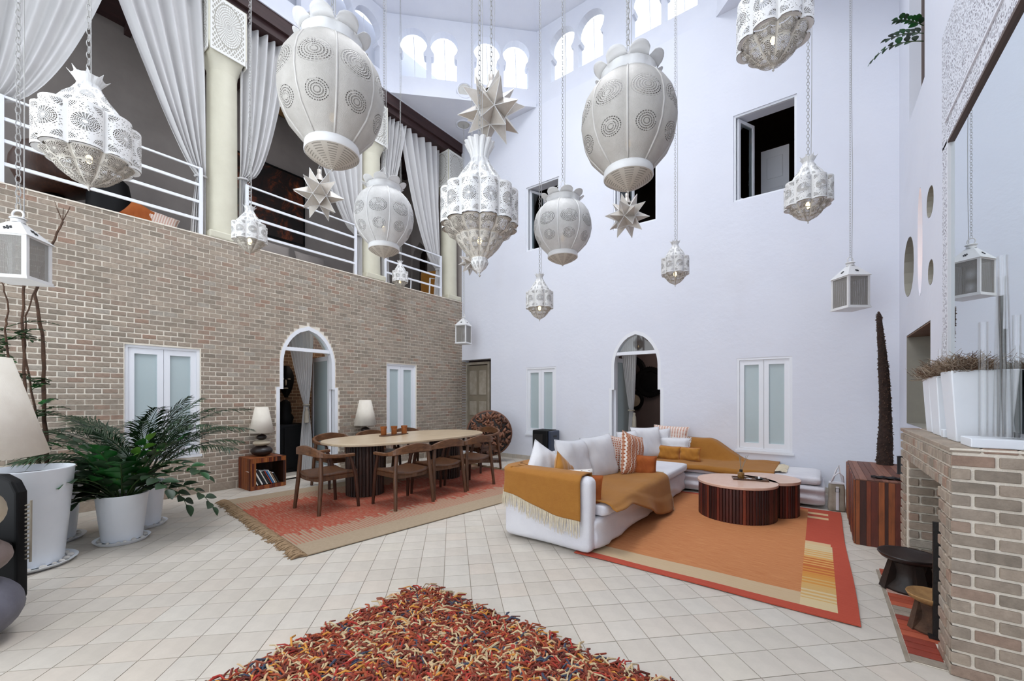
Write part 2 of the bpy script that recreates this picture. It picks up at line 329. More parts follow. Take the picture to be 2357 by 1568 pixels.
def _rug2():
    n = N('orange_kilim_weave'); x, y, _ = n.sep(n.coord('Object'))   # world-aligned: object origin at the world origin
    def lt(a, b): return n.m2('LESS_THAN', a, b)
    def gt(a, b): return n.m2('GREATER_THAN', a, b)
    def band(a, lo, hi): return n.m2('MULTIPLY', gt(a, lo), lt(a, hi))
    st = n.noise(n.coord('Object', (2.5, 60, 1)), 2.5, 4, .7)
    org = n.mix(n.ramp(st, [(.35, (0, 0, 0, 1)), (.65, (1, 1, 1, 1))]), C('#b0683a'), C('#c98a58'))
    red = n.mix(n.ramp(st, [(.3, (0, 0, 0, 1)), (.7, (1, 1, 1, 1))]), C('#a53d28'), C('#b8503a'))
    bei = n.mix(st, C('#c9b294'), C('#b79a73'))
    grad = n.m2('MULTIPLY', n.m2('ADD', y, 4.0), .72)
    strp = n.m2('FRACT', n.m2('MULTIPLY', y, 17)); col = n.ramp(n.m2('FRACT', n.m2('ADD', grad, n.m2('MULTIPLY', gt(strp, .5), .13))),
        [(0, C('#cdb88f')), (.2, C('#c9a163')), (.38, C('#c98a3c')), (.55, C('#b9622c')), (.7, C('#cf9b57')), (.86, C('#cbb488'))], 'CONSTANT')
    c = org
    c = n.mix(lt(y, -3.82), c, bei)
    c = n.mix(gt(x, 6.93), c, col)
    c = n.mix(n.m2('MULTIPLY', gt(x, 6.93), gt(y, -2.62)), c, red)
    rc = n.m2('MULTIPLY', band(x, 6.93, 7.12), n.m2('MAXIMUM', n.m2('MAXIMUM', band(y, -1.42, -1.33), band(y, -1.62, -1.53)), band(y, -2.62, -2.54)))
    c = n.mix(rc, c, C('#cfae84'))
    c = n.mix(n.m2('MAXIMUM', n.m2('MAXIMUM', gt(x, 7.13), lt(y, -4.03)), gt(y, -1.22)), c, red)
    n.base(c); n.b.inputs['Roughness'].default_value = .95; n.bump(st, .4, .004); return n.m
M['rug2'] = _rug2()
M['shag'] = ramp_mat('shag_wool', [(0, '#8c3a24'), (.16, '#702c1f'), (.28, '#a44e2e'), (.40, '#c2ad88'), (.53, '#8a4a35'), (.62, '#a8342a'), (.70, '#3d4456'), (.76, '#c9a97f'), (.86, '#5e2a20'), (.93, '#c98a3a')], .9, .3, 200, (1, 1, 1), .2, 30)
def _pat(name, kind):
    n = N(name); tc = n.n('ShaderNodeTexCoord'); u, v, _ = n.sep(tc.outputs['UV'])
    if kind == 'check':
        a = n.m2('GREATER_THAN', n.m2('SINE', n.m2('MULTIPLY', u, 80)), -.1); b = n.m2('GREATER_THAN', n.m2('SINE', n.m2('MULTIPLY', v, 105)), .0)
        c = n.mix(n.m2('MULTIPLY', a, b), C('#ded2c8'), C('#b2603c'))
    elif kind == 'stripe':
        a = n.m2('GREATER_THAN', n.m2('SINE', n.m2('MULTIPLY', u, 38)), .72); b = n.m2('GREATER_THAN', n.m2('MULTIPLY', n.m2('SINE', n.m2('MULTIPLY', u, 76)), n.m2('SINE', n.m2('MULTIPLY', v, 70))), .45)
        c = n.mix(a, C('#c99173'), C('#efe6dc')); c = n.mix(b, c, C('#a55a34'))
    else:
        a = n.m2('GREATER_THAN', n.noise(n.coord('UV'), 9, 1), .6); c = n.mix(a, C('#e5e0da'), C('#6b4a36'))
    n.base(c); n.b.inputs['Roughness'].default_value = .9; n.bump(n.noise(n.coord('Object'), 120, 3), .4, .004); return n.m
M['check'] = _pat('checked_weave', 'check'); M['stripe'] = _pat('striped_embroidery', 'stripe'); M['blotch'] = _pat('blotch_print', 'blotch')
def _paint():
    n = N('abstract_canvas'); v = n.coord('Object')
    f = n.noise(v, 2.2, 6, .75, .8); n.base(n.ramp(f, [(.40, C('#140d0b')), (.52, C('#2b1610')), (.62, C('#7d3a1b')), (.68, C('#a8672f')), (.74, C('#2a1711'))])); n.b.inputs['Roughness'].default_value = .6; return n.m
M['painting'] = _paint()
def _root():
    n = N('teak_root'); v = n.coord('Object')
    n.base(n.mix(n.rnd(), C('#8f6048'), C('#46291c'))); n.b.inputs['Roughness'].default_value = .6; n.bump(n.noise(v, 40, 4), .5, .01); return n.m
M['root'] = _root()
def _inbrick():
    n = N('inner_brick'); br = n.n('ShaderNodeTexBrick'); br.inputs['Scale'].default_value = 1; br.inputs['Brick Width'].default_value = .148; br.inputs['Row Height'].default_value = .065; br.inputs['Mortar Size'].default_value = .006
    br.inputs['Color1'].default_value = C('#8a6a50'); br.inputs['Color2'].default_value = C('#6e523f'); br.inputs['Mortar'].default_value = C('#b09a80')
    x, y, z = n.sep(n.coord('Object')); cm = n.n('ShaderNodeCombineXYZ'); n.l(n.m2('ADD', x, y), cm.inputs[0]); n.l(z, cm.inputs[1]); n.l(cm.outputs[0], br.inputs[0])
    n.base(br.outputs[0]); n.b.inputs['Roughness'].default_value = .9; return n.m
M['inbrick'] = _inbrick()

# ------------------------------------------------------------ geometry helpers
class G:
    def __init__(s): s.v = []; s.f = []; s.uv = {}
    def add(s, vs, fs, uvs=None):
        b = len(s.v); s.v += [tuple(p) for p in vs]
        for i, f in enumerate(fs):
            if uvs: s.uv[len(s.f)] = uvs[i]
            s.f.append(tuple(b+k for k in f))
        return s
    def box(s, x0, x1, y0, y1, z0, z1):
        x0, x1 = min(x0, x1), max(x0, x1); y0, y1 = min(y0, y1), max(y0, y1); z0, z1 = min(z0, z1), max(z0, z1)
        return s.add([(x0,y0,z0),(x1,y0,z0),(x1,y1,z0),(x0,y1,z0),(x0,y0,z1),(x1,y0,z1),(x1,y1,z1),(x0,y1,z1)],
                     [(0,3,2,1),(4,5,6,7),(0,1,5,4),(1,2,6,5),(2,3,7,6),(3,0,4,7)])
    def rbox(s, x0, x1, y0, y1, z0, z1, r):
        """box whose front edges are chamfered by r on all sides (24 verts cheap rounded block)"""
        vs = []; 
        for z, k in ((z0, r), (z0+r, 0), (z1-r, 0), (z1, r)):
            vs += [(x0+k,y0+r,z),(x0+r,y0+k,z),(x1-r,y0+k,z),(x1-k,y0+r,z),(x1-k,y1-r,z),(x1-r,y1-k,z),(x0+r,y1-k,z),(x0+k,y1-r,z)]
        fs = [tuple(range(7,-1,-1)), tuple(range(24,32))]
        for a in range(3):
            for i in range(8): fs.append((a*8+i, a*8+(i+1)%8, a*8+8+(i+1)%8, a*8+8+i))
        return s.add(vs, fs)
    def hexa(s, p):   # 8 points like box order
        return s.add(p, [(0,3,2,1),(4,5,6,7),(0,1,5,4),(1,2,6,5),(2,3,7,6),(3,0,4,7)])
    def lathe(s, prof, n=24, c=(0,0,0), lob=0, k=0.0, cap=(False, False), usc=None, a0=0.0, seg=1):
        """prof: (r, z[, lobe strength]); lob>0: n_lobes scalloped outline; uv u counts lobes"""
        m = lob*seg if lob else n
        zs = [p[1] for p in prof]; L = [0.0]
        for a, b in zip(prof, prof[1:]): L.append(L[-1]+math.hypot(a[0]-b[0], a[1]-b[1]))
        T = L[-1] or 1; vs = []
        for p in prof:
            kk = p[2] if len(p) > 2 else k
            for i in range(m):
                a = a0+2*PI*i/m
                r = p[0]
                if lob:
                    ph = (i % seg)/seg-.5 if seg > 1 else 0
                    r = p[0]*(1-kk+kk*math.sqrt(max(0, 1-(2*ph)**2*.97)))
                vs.append((c[0]+r*math.cos(a), c[1]+r*math.sin(a), c[2]+p[1]))
        fs = []; uv = []
        for j in range(len(prof)-1):
            for i in range(m):
                i2 = (i+1) % m; fs.append((j*m+i, j*m+i2, j*m+m+i2, j*m+m+i))
                if lob: u0, u1 = i/seg, (i+1)/seg
                else: u0, u1 = i/m*(usc or 1), (i+1)/m*(usc or 1)
                uv.append(((u0, L[j]/T), (u1, L[j]/T), (u1, L[j+1]/T), (u0, L[j+1]/T)))
        if cap[0]: fs.append(tuple(range(m-1, -1, -1))); uv.append([(0, 0)]*m)
        if cap[1]: o = (len(prof)-1)*m; fs.append(tuple(range(o, o+m))); uv.append([(0, 0)]*m)
        return s.add(vs, fs, uv)
    def tube(s, path, r, n=6, cap=True, closed=False):
        P = [Vector(p) for p in path]; K = len(P); R = r if isinstance(r, (list, tuple)) else [r]*K
        up = Vector((0,0,1)); vs = []; prev = None
        for i, p in enumerate(P):
            if closed: t = P[(i+1)%K]-P[i-1]
            else: t = P[min(i+1,K-1)]-P[max(i-1,0)]
            if t.length < 1e-9: t = Vector((0,0,1))
            t.normalize()
            if prev is None:
                a = t.cross(up)
                if a.length < .05: a = t.cross(Vector((1,0,0)))
            else:
                a = prev-t*prev.dot(t)
                if a.length < 1e-6: a = t.cross(up)
            a.normalize(); prev = a; b = t.cross(a)
            for k in range(n):
                th = 2*PI*k/n; vs.append(p+(a*math.cos(th)+b*math.sin(th))*R[i])
        fs = []
        for i in range(K if closed else K-1):
            j = (i+1)%K
            for k in range(n): fs.append((i*n+k, i*n+(k+1)%n, j*n+(k+1)%n, j*n+k))
        if cap and not closed: fs += [tuple(range(n-1,-1,-1)), tuple(range((K-1)*n, K*n))]
        return s.add(vs, fs)
    def prism(s, loop, z0, z1):
        m = len(loop); vs = [(x,y,z0) for x,y in loop]+[(x,y,z1) for x,y in loop]
        return s.add(vs, [tuple(range(m-1,-1,-1)), tuple(range(m,2*m))]+[(i,(i+1)%m,m+(i+1)%m,m+i) for i in range(m)])
    def grid(s, fn, nu, nv, uv=True):
        vs = [fn(i/nu, j/nv) for j in range(nv+1) for i in range(nu+1)]; fs = []; uvs = []
        for j in range(nv):
            for i in range(nu):
                a = j*(nu+1)+i; fs.append((a,a+1,a+nu+2,a+nu+1)); uvs.append(((i/nu,j/nv),((i+1)/nu,j/nv),((i+1)/nu,(j+1)/nv),(i/nu,(j+1)/nv)))
        return s.add(vs, fs, uvs if uv else None)
    def ball(s, c, rx, ry=None, rz=None, n=12, m=8):
        ry = ry or rx; rz = rz or rx; vs = [(c[0],c[1],c[2]-rz)]
        for j in range(1, m):
            a = -PI/2+PI*j/m
            for i in range(n): b = 2*PI*i/n; vs.append((c[0]+rx*math.cos(a)*math.cos(b), c[1]+ry*math.cos(a)*math.sin(b), c[2]+rz*math.sin(a)))
        vs.append((c[0],c[1],c[2]+rz)); fs = []
        for i in range(n): fs.append((0, 1+(i+1)%n, 1+i)); fs.append((len(vs)-1, len(vs)-1-n+i, len(vs)-1-n+(i+1)%n))
        for j in range(m-2):
            for i in range(n): a = 1+j*n; fs.append((a+i, a+(i+1)%n, a+n+(i+1)%n, a+n+i))
        return s.add(vs, fs)
    def xf(s, Mx):
        s.v = [tuple(Mx @ Vector(p)) for p in s.v]; return s
    def mesh(s, name, material, smooth=False, sharp=None):
        me = bpy.data.meshes.new(name); me.from_pydata(s.v, [], s.f)
        if s.uv:
            l = me.uv_layers.new(name='UVMap'); k = 0
            for p in me.polygons:
                u = s.uv.get(p.index)
                for q, li in enumerate(p.loop_indices): l.data[li].uv = u[q] if u else (0, 0)
        me.materials.append(M[material] if isinstance(material, str) else material)
        if smooth:
            me.polygons.foreach_set('use_smooth', [True]*len(me.polygons))
            if sharp is not None: me.set_sharp_from_angle(angle=sharp)
        me.update(); return me
def place(name, me, parent=None, loc=(0,0,0), rot=(0,0,0), kind=None, label=None):
    o = bpy.data.objects.new(name, me); COL.objects.link(o); o.location = loc; o.rotation_euler = rot
    if parent: o.parent = parent
    if kind: o['kind'] = kind
    if label: o['label'] = label
    return o
def ob(name, g, material, parent=None, smooth=False, sharp=None, **kw):
    return place(name, g.mesh(name, material, smooth, sharp), parent, **kw)
def thing(name, label, cat, loc=(0,0,0), rotz=0, group=None):
    o = bpy.data.objects.new(name, None); COL.objects.link(o); o.location = loc; o.rotation_euler = (0,0,rotz)
    o.empty_display_size = .1; o['label'] = label; o['category'] = cat
    if group: o['group'] = group
    return o
def tag(o, label, cat, group=None):
    o['label'] = label; o['category'] = cat
    if group: o['group'] = group
    return o
def dup(root, loc, rotz, label, group=None):
    r = root.copy(); COL.objects.link(r); r.location = loc; r.rotation_euler = (0,0,rotz); r['label'] = label
    if group: r['group'] = group
    for ch in list(root.children):
        c = ch.copy(); COL.objects.link(c); c.parent = r
        for gch in ch.children:
            d = gch.copy(); COL.objects.link(d); d.parent = c
    return r
def bev(o, w=.01, seg=2, ang=.6):
    m = o.modifiers.new('bevel', 'BEVEL'); m.width = w; m.segments = seg; m.limit_method = 'ANGLE'; m.angle_limit = ang; return o
def solid(o, t, off=0):
    m = o.modifiers.new('solid', 'SOLIDIFY'); m.thickness = t; m.offset = off; return o
def subd(o, n=1):
    m = o.modifiers.new('subd', 'SUBSURF'); m.levels = n; m.render_levels = n; return o
def slab(outer, holes, thick, mp):
    """flat wall with holes: (s,z) loops, mp(s, depth, z) -> world"""
    g = G(); loops = [outer]+holes
    tris = tessellate_polygon([[Vector((a, b, 0)) for a, b in L] for L in loops])
    flat = [p for L in loops for p in L]; n = len(flat)
    vs = [mp(a, 0, b) for a, b in flat]+[mp(a, thick, b) for a, b in flat]
    fs = [tuple(t) for t in tris]+[tuple(n+k for k in reversed(t)) for t in tris]; o = 0
    for L in loops:
        m = len(L)
        for i in range(m): fs.append((o+i, o+(i+1)%m, n+o+(i+1)%m, n+o+i))
        o += m
    return g.add(vs, fs)
def ring(g, outer, inner, d0, d1, mp):
    m = len(outer); vs = []
    for L, d in ((outer,d0),(inner,d0),(outer,d1),(inner,d1)): vs += [mp(a, d, b) for a, b in L]
    fs = []
    for i in range(m):
        j = (i+1)%m
        fs += [(i,j,m+j,m+i),(2*m+i,3*m+i,3*m+j,2*m+j),(i,2*m+i,2*m+j,j),(m+i,m+j,3*m+j,3*m+i)]
    return g.add(vs, fs)
def rect(a0, a1, b0, b1): return [(a0,b0),(a1,b0),(a1,b1),(a0,b1)]
mpL = lambda s, d, z: (-d, s, z)            # left brick wall, plane x=0, depth goes behind it
mpB = lambda s, d, z: (s, d, z)             # back wall, plane y=0
mpR = lambda s, d, z: (RX+d, s, z)          # right wall, plane x=RX
def fix_normals(o):
    bm = bmesh.new(); bm.from_mesh(o.data); bmesh.ops.recalc_face_normals(bm, faces=bm.faces); bm.to_mesh(o.data); bm.free(); return o

def arch(c, w0=.53, w1=.475, zs=1.53, z1=1.9, za=2.58, inset=0.0, z0=0.0, n=12):
    """pointed door outline with shoulders, as (s,z) loop starting bottom left"""
    w0 -= inset; w1 -= inset; za -= inset*1.25
    right = [(w0, z0), (w0, zs-inset*.6), (w1, zs-inset*.6)]
    for i in range(n):
        t = i/n; right.append((w1*(1-t**2.2)**.62, z1+(za-z1)*t))
    left = [(-a, b) for a, b in right]
    return [(c+a, b) for a, b in left[:]][::1] + [(c, za)] + [(c+a, b) for a, b in right[::-1]]
def arch_hw(z, w0=.53, w1=.475, zs=1.53, z1=1.9, za=2.58):
    if z < zs: return w0
    if z < z1: return w1
    if z >= za: return 0
    return w1*(1-((z-z1)/(za-z1))**2.2)**.62

# ------------------------------------------------------------ structure
# floor: grout bed + diagonal limestone tiles
fl = ob('floor', G().box(-.3, RX+.3, RY-.3, .3, -.06, -.004), 'grout', kind='structure')
def clip(poly, x0, x1, y0, y1):
    for ax, lim, sg in ((0,x0,1),(0,x1,-1),(1,y0,1),(1,y1,-1)):
        out = []
        for i in range(len(poly)):
            a, b = poly[i-1], poly[i]; da, db = (a[ax]-lim)*sg, (b[ax]-lim)*sg
            if (da >= 0) != (db >= 0):
                t = da/(da-db); out.append((a[0]+(b[0]-a[0])*t, a[1]+(b[1]-a[1])*t))
            if db >= 0: out.append(b)
        poly = out
        if not poly: return poly
    return poly
T = .197; q = math.sqrt(.5); tiles = []
for i in range(-45, 50):
    for j in range(-10, 70):
        off = .5*T if (i % 2 and j*T > 0 and (i*T) < -4.6) else 0
        a, b = i*T, j*T+off-2
        g0 = .0022
        P4 = [(a+g0, b+g0), (a+T-g0, b+g0), (a+T-g0, b+T-g0), (a+g0, b+T-g0)]
        W = [((u+v)*q, (v-u)*q*1.0-2.6) for u, v in P4]
        pl = clip(W, 0, RX, RY, 0)
        if len(pl) >= 3:
            ar = abs(sum(pl[k-1][0]*pl[k][1]-pl[k][0]*pl[k-1][1] for k in range(len(pl))))/2
            if ar > .0008: tiles.append((pl, ar))
rng = random.Random(3)
def pix_area(pl):
    pp = [project((x, y, 0)) for x, y in pl]
    if any(p is None for p in pp): return 0
    cx_, cy_ = sum(p[0] for p in pp)/len(pp), sum(p[1] for p in pp)/len(pp)
    if not (0 < cx_ < 2357 and 0 < cy_ < 1568): return 0
    mx, my = sum(x for x, y in pl)/len(pl), sum(y for x, y in pl)/len(pl)
    if 4.8 < mx < 6.7 and -7.3 < my < -5.42: return 0
    if 5.4 < mx < 7.22 and -4.1 < my < -1: return 0
    if 4.5 < mx < 5.5 and -4.1 < my < 0: return 0
    if 1.0 < mx < 3.5 and -5.4 < my < -1.6: return 0
    return abs(sum(pp[k-1][0]*pp[k][1]-pp[k][0]*pp[k-1][1] for k in range(len(pp))))/2
tiles.sort(key=lambda t: -pix_area(t[0]))
rest = G()
for k, (pl, ar) in enumerate(tiles):
    h = rng.uniform(-.0012, .0)
    mx, my = sum(x for x, y in pl)/len(pl), sum(y for x, y in pl)/len(pl)
    if k < 300:
        g = G().prism([(x-mx, y-my) for x, y in pl], -.004, h); ob('tile', g, 'tile', fl, loc=(mx, my, 0))
    else: rest.prism(pl, -.004, h)
ob('tiles', rest, 'tile', fl, kind='stuff')

# left wall: mortar slab with openings, bricks laid proud of it
DL = -3.78; BT = 3.68
W1 = (-6.125, -5.332, .565, 2.047); W2 = (-2.192, -1.427, .51, 2.045)
wl = ob('wall_left', slab(rect(RY-.3, .0, -.05, BT-.01), [arch(DL, z0=0.0), rect(*W1[:2], *W1[2:]), rect(*W2[:2], *W2[2:])], .3, mpL), 'mortar', kind='structure')
fix_normals(wl)
BL, BH = .148, .0650
def blocked(z0, z1):
    out = []
    hw = max(arch_hw(z0), arch_hw(z1))
    if z0 < 2.59: out.append((DL-hw-.012, DL+hw+.012))
    for a, b, c0, c1 in (W1, W2):
        if z1 > c0-.005 and z0 < c1+.02: out.append((a-.012, b+.012))
    return out
bricks = []
z = .12; row = 0
while z < BT-.02:
    z1 = min(z+BH-.0135, BT)
    s = RY-.05-(BL/2 if row % 2 else 0)
    while s < -.0:
        iv = [(s, min(s+BL-.0125, -.001))]
        for a, b in blocked(z, z1):
            nv = []
            for p, r_ in iv:
                if b <= p or a >= r_: nv.append((p, r_)); continue
                if a-p > .018: nv.append((p, a))
                if r_-b > .018: nv.append((b, r_))
            iv = nv
        for p, r_ in iv:
            if r_-p > .015 and p > RY: bricks.append((p, r_, z, z1))
        s += BL
    z += BH; row += 1
s = RY
while s < -.02:      # long skirting blocks under the first course
    e = min(s+.33, -.001)
    for a, b in ((s, e),):
        if b < DL-.55 or a > DL+.55: bricks.append((a, b-.006, .004, .112))
    s += .336
def brick_px(b):
    p0 = project((0, b[0], b[2])); p1 = project((0, b[1], b[3]))
    if not p0 or not p1: return 0
    if p1[0] < 4 or p0[0] < 0 or p0[1] > 1568: return 0
    if b[3] < 1.35 and b[0] < -5.6: return 0
    return (p1[0]-p0[0])*(p0[1]-p1[1])
bricks.sort(key=lambda b: -brick_px(b))
cache = {}; rest = G()
for k, (a, b, c0, c1) in enumerate(bricks):
    pr_ = rng.uniform(.004, .010)
    if k < 300:
        key = (round(b-a, 3), round(c1-c0, 3), k % 3)
        if key not in cache:
            L_, H_ = (b-a)/2, (c1-c0)/2
            cache[key] = G().rbox(-.012, .004+.0025*(k % 3), -L_, L_, -H_, H_, .0035).mesh('brick', 'brick')
        place('brick', cache[key], wl, loc=(0, (a+b)/2, (c0+c1)/2), rot=(rng.uniform(-.006, .006), 0, 0))
    else: rest.box(-.01, pr_, a, b, c0, c1)
ob('bricks', rest, 'brick', wl, kind='stuff')
ob('coping', G().box(-.3, .012, RY, 0, BT-.01, BT+.006), 'mortar', wl)

# back wall (white) with doorway, windows and arch door
DB = 4.347
U1 = (1.925, 2.747, 4.518, 5.908); U2 = (3.925, 4.739, 4.50, 5.88); U3 = (5.943, 6.774, 4.47, 5.845)
W3 = (1.925, 2.68, .56, 1.99); W4 = (5.992, 6.72, .534, 1.98)
holes = [rect(.002, .93, .001, 2.25), arch(DB, w0=.505, w1=.46, z0=0.001)]+[rect(*u) for u in (U1, U2, U3, W3, W4)]
wb = fix_normals(ob('wall_back', slab(rect(0, RX+.3, 0, ZT), holes, .3, mpB), 'wall', kind='structure'))
g = G(); s = .95
bb = G(); 
while s < 3.80:
    e = min(s+.12, 3.82); place('skirting_tile', G().box(s, e-.004, -.012, 0, 0, .085).mesh('skirting_tile', 'tile'), wb); s = e
s = 4.87
while s < RX-.02:
    e = min(s+.12, RX); bb.box(s, e-.004, -.012, 0, 0, .085); s = e
ob('skirting_tiles', bb, 'tile', wb, kind='stuff')
# right wall with slots, window and niche
NI = (-1.87, -.56, 1.06, 2.11); UR = (-1.60, -.735, 4.58, 6.9)
def oval(c, hw, z0, z1, n=20, flat=.0):
    L = []; hz = (z1-z0)/2; zc = (z0+z1)/2
    for i in range(n):
        a = 2*PI*i/n; L.append((c+hw*math.cos(a), zc+hz*math.copysign(abs(math.sin(a))**.8, math.sin(a))))
    return L
holes = [rect(*NI), rect(*UR), oval(-.69, .33, 2.56, 3.25), oval(-1.37, .13, 2.43, 3.57), oval(-1.85, .155, 3.09, 3.38), oval(-1.88, .12, 2.44, 2.68)]
wr = fix_normals(ob('wall_right', slab(rect(RY-.3, 0, 0, ZT), holes, .3, mpR), 'wall', kind='structure'))
mpF = lambda s, d, z: (s, RY-d, z)
def lining(nm, loop, mp, d1, m_, parent):
    k = len(loop); cs, cz = sum(p[0] for p in loop)/k, sum(p[1] for p in loop)/k
    L = [(p[0]+(cs-p[0])*.006/max(.05, math.hypot(p[0]-cs, p[1]-cz)), p[1]+(cz-p[1])*.006/max(.05, math.hypot(p[0]-cs, p[1]-cz))) for p in loop]
    g = G(); g.add([mp(a, -.001, b) for a, b in L]+[mp(a, d1, b) for a, b in L], [(i, (i+1)%k, k+(i+1)%k, k+i) for i in range(k)]); return ob(nm, g, m_, parent)
lining('reveal', rect(*NI), mpR, .30, 'khaki', wr)
for L_ in holes[2:]: lining('reveal', L_, mpR, .30, 'plaster' if L_ is holes[3] else 'khaki', wr)
ob('lintel', G().box(RX+.001, RX+.29, NI[0]+.01, NI[1]-.01, NI[3]-.02, NI[3]-.008), 'brownwood', wr)
wf = fix_normals(ob('wall_front', slab(rect(-.3, RX+.3, 0, ZT), [rect(.6, 7.2, .05, 6.8)], .3, mpF), 'wall', kind='structure'))
g = G()  # added window bars; this opening is made up to let fill light in
for k in range(7): g.box(.6+1.1*k-.03, .6+1.1*k+.03, RY-.18, RY-.10, .05, 6.8)
for zz in (.08, 2.3, 4.6, 6.77): g.box(.6, 7.2, RY-.18, RY-.10, zz-.03, zz+.03)
ob('window_front', g, 'white', kind='structure')
# alcove rooms seen through the right wall openings
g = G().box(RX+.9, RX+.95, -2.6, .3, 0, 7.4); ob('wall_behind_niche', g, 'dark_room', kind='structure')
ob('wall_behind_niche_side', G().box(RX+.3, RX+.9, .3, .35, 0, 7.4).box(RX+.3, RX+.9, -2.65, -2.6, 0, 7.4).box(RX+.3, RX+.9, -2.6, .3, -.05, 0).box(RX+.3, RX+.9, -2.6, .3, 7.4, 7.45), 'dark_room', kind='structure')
ob('wall_slot_passage', G().box(RX+.31, RX+.75, -1.60, -1.56, 2.0, 4.0).box(RX+.31, RX+.75, -1.18, -1.14, 2.0, 4.0).box(RX+.75, RX+.79, -1.60, -1.14, 2.0, 4.0).box(RX+.31, RX+.75, -1.56, -1.18, 1.96, 2.0).box(RX+.31, RX+.75, -1.56, -1.18, 4.0, 4.04), 'plaster', kind='structure')  # added box confining the warm light to a single slot
l = bpy.data.lights.new('warm_passage_lamp', 'POINT'); l.energy = 45; l.color = (1, .62, .38); l.shadow_soft_size = .06
o = bpy.data.objects.new('warm_passage_lamp', l); COL.objects.link(o); o.location = (RX+.55, -1.37, 2.3)

# soffit and octagonal clerestory drum
A = 2.19; OCT = [(A, 0), (RX-A, 0), (RX, -A), (RX, RY+A), (RX-A, RY), (A, RY), (0, RY+A), (0, -A)]
cor = [((A,0),(0,0),(0,-A)), ((RX-A,0),(RX,-A),(RX,0)), ((RX,RY+A),(RX-A,RY),(RX,RY)), ((A,RY),(0,RY+A),(0,RY))]
for c3 in cor:
    ob('ceiling_corner', G().prism(list(c3), ZT-.012, ZT+.1), 'plaster', kind='structure')
def horseshoe(c, w, z0, z1, n=18):
    """horseshoe arch window: straight jambs with small capitals under a wide round head"""
    R_ = w/2; zc = z1-R_; j = w*.50*.92; nk = w*.36
    L = [(c-j, z0), (c+j, z0), (c+j, zc-R_*.95), (c+j*.86, zc-R_*.92), (c+nk, zc-R_*.72)]
    a0 = -math.asin(.68)
    for i in range(n+1):
        a = a0+(PI-2*a0)*i/n; L.append((c+R_*math.cos(a), zc+R_*math.sin(a)))
    L += [(c-nk, zc-R_*.72), (c-j*.86, zc-R_*.92), (c-j, zc-R_*.95)]
    return L
DT = 9.2
def drum_face(p, q_, wins, nm):
    a = Vector((p[0], p[1], 0)); b = Vector((q_[0], q_[1], 0)); d = (b-a); L_ = d.length; d.normalize()
    nrm = Vector((-d.y, d.x, 0)); cen = Vector((RX/2, RY/2, 0))
    if nrm.dot(cen-a) > 0: nrm = -nrm
    mp = lambda s, dd, z: tuple(a+d*s+nrm*(dd+.03)+Vector((0, 0, z)))
    o = fix_normals(ob('clerestory_wall', slab(rect(-.02, L_+.02, ZT, DT), [horseshoe(c, .575, 7.95, 8.96) for c in wins], .17, mp), 'plaster', kind='structure'))
    for c in wins:
        g = G(); g.tube([mp(c+.03, .15, 7.96), mp(c+.0, .15, 8.9)], .008, 5)
        ob('glazing_bar', g, 'white', o)
    return mp, L_
diag = [.52, 1.15, 2.045, 2.665]
drum_face((0, -A), (A, 0), diag, 'corner')
mpk, _ = drum_face((A, 0), (RX-A, 0), [.61, 1.25, 2.35, 2.95], 'back')
drum_face((RX-A, 0), (RX, -A), diag, 'c2')
drum_face((RX, -A), (RX, RY+A), [.61, 1.25, 2.35, 2.95], 'right')
drum_face((RX, RY+A), (RX-A, RY), diag, 'c3')
drum_face((RX-A, RY), (A, RY), [.61, 1.25, 2.35, 2.95], 'front')
drum_face((A, RY), (0, RY+A), diag, 'c4')
drum_face((0, RY+A), (0, -A), [.93, 1.55, 2.49, 3.11], 'left')
# sloping octagonal vault up to the open skylight
g = G(); cx0, cy0 = RX/2, RY/2
for i in range(8):
    a, b = OCT[i], OCT[(i+1)%8]; k = .47
    ai = (cx0+(a[0]-cx0)*k, cy0+(a[1]-cy0)*k); bi = (cx0+(b[0]-cx0)*k, cy0+(b[1]-cy0)*k)
    ao = (cx0+(a[0]-cx0)*1.04, cy0+(a[1]-cy0)*1.04); bo = (cx0+(b[0]-cx0)*1.04, cy0+(b[1]-cy0)*1.04)
    g.add([(*ao, DT-.04), (*bo, DT-.04), (*bi, 10.6), (*ai, 10.6), (*ao, DT+.05), (*bo, DT+.05), (*bi, 10.8), (*ai, 10.8)], [(0,1,2,3),(7,6,5,4),(0,4,5,1),(2,6,7,3)])
ob('ceiling', g, 'plaster', kind='structure')
sk = G()
for t in range(-4, 5):
    sk.box(cx0+t*.42-.02, cx0+t*.42+.02, cy0-1.8, cy0+1.8, 10.62, 10.68); sk.box(cx0-1.8, cx0+1.8, cy0+t*.42-.02, cy0+t*.42+.02, 10.62, 10.68)
ob('trim_skylight_bars', sk, 'white', kind='structure')
# round carved plaster vents
def vent(loc, rot, label):
    t = thing('plaster_vent', label, 'wall vent', loc, 0, 'carved round wall vents'); t.rotation_euler = rot
    ob('rim', G().lathe([(.175,.0),(.175,.02),(.15,.03),(.14,.012)], 28), 'plaster', t, smooth=True)
    g = G(); g.add([(0,0,.012)]+[(.14*math.cos(2*PI*i/24), .14*math.sin(2*PI*i/24), .012) for i in range(24)], [(0,1+i,1+(i+1)%24) for i in range(24)],
        [((.5,.55),(.5+.45*math.cos(2*PI*i/24),.55+.45*math.sin(2*PI*i/24)),(.5+.45*math.cos(2*PI*(i+1)/24),.55+.45*math.sin(2*PI*(i+1)/24))) for i in range(24)])
    ob('rosette', g, 'carved', t)
vent((3.955, .028, 7.84), (PI/2, 0, 0), 'carved round plaster vent under the right-hand clerestory windows, behind the globe lantern')
vent((1.12-.02, -1.08+.02, 7.76), (PI/2, 0, PI/4), 'carved round plaster vent under the middle clerestory windows, left of the big star')
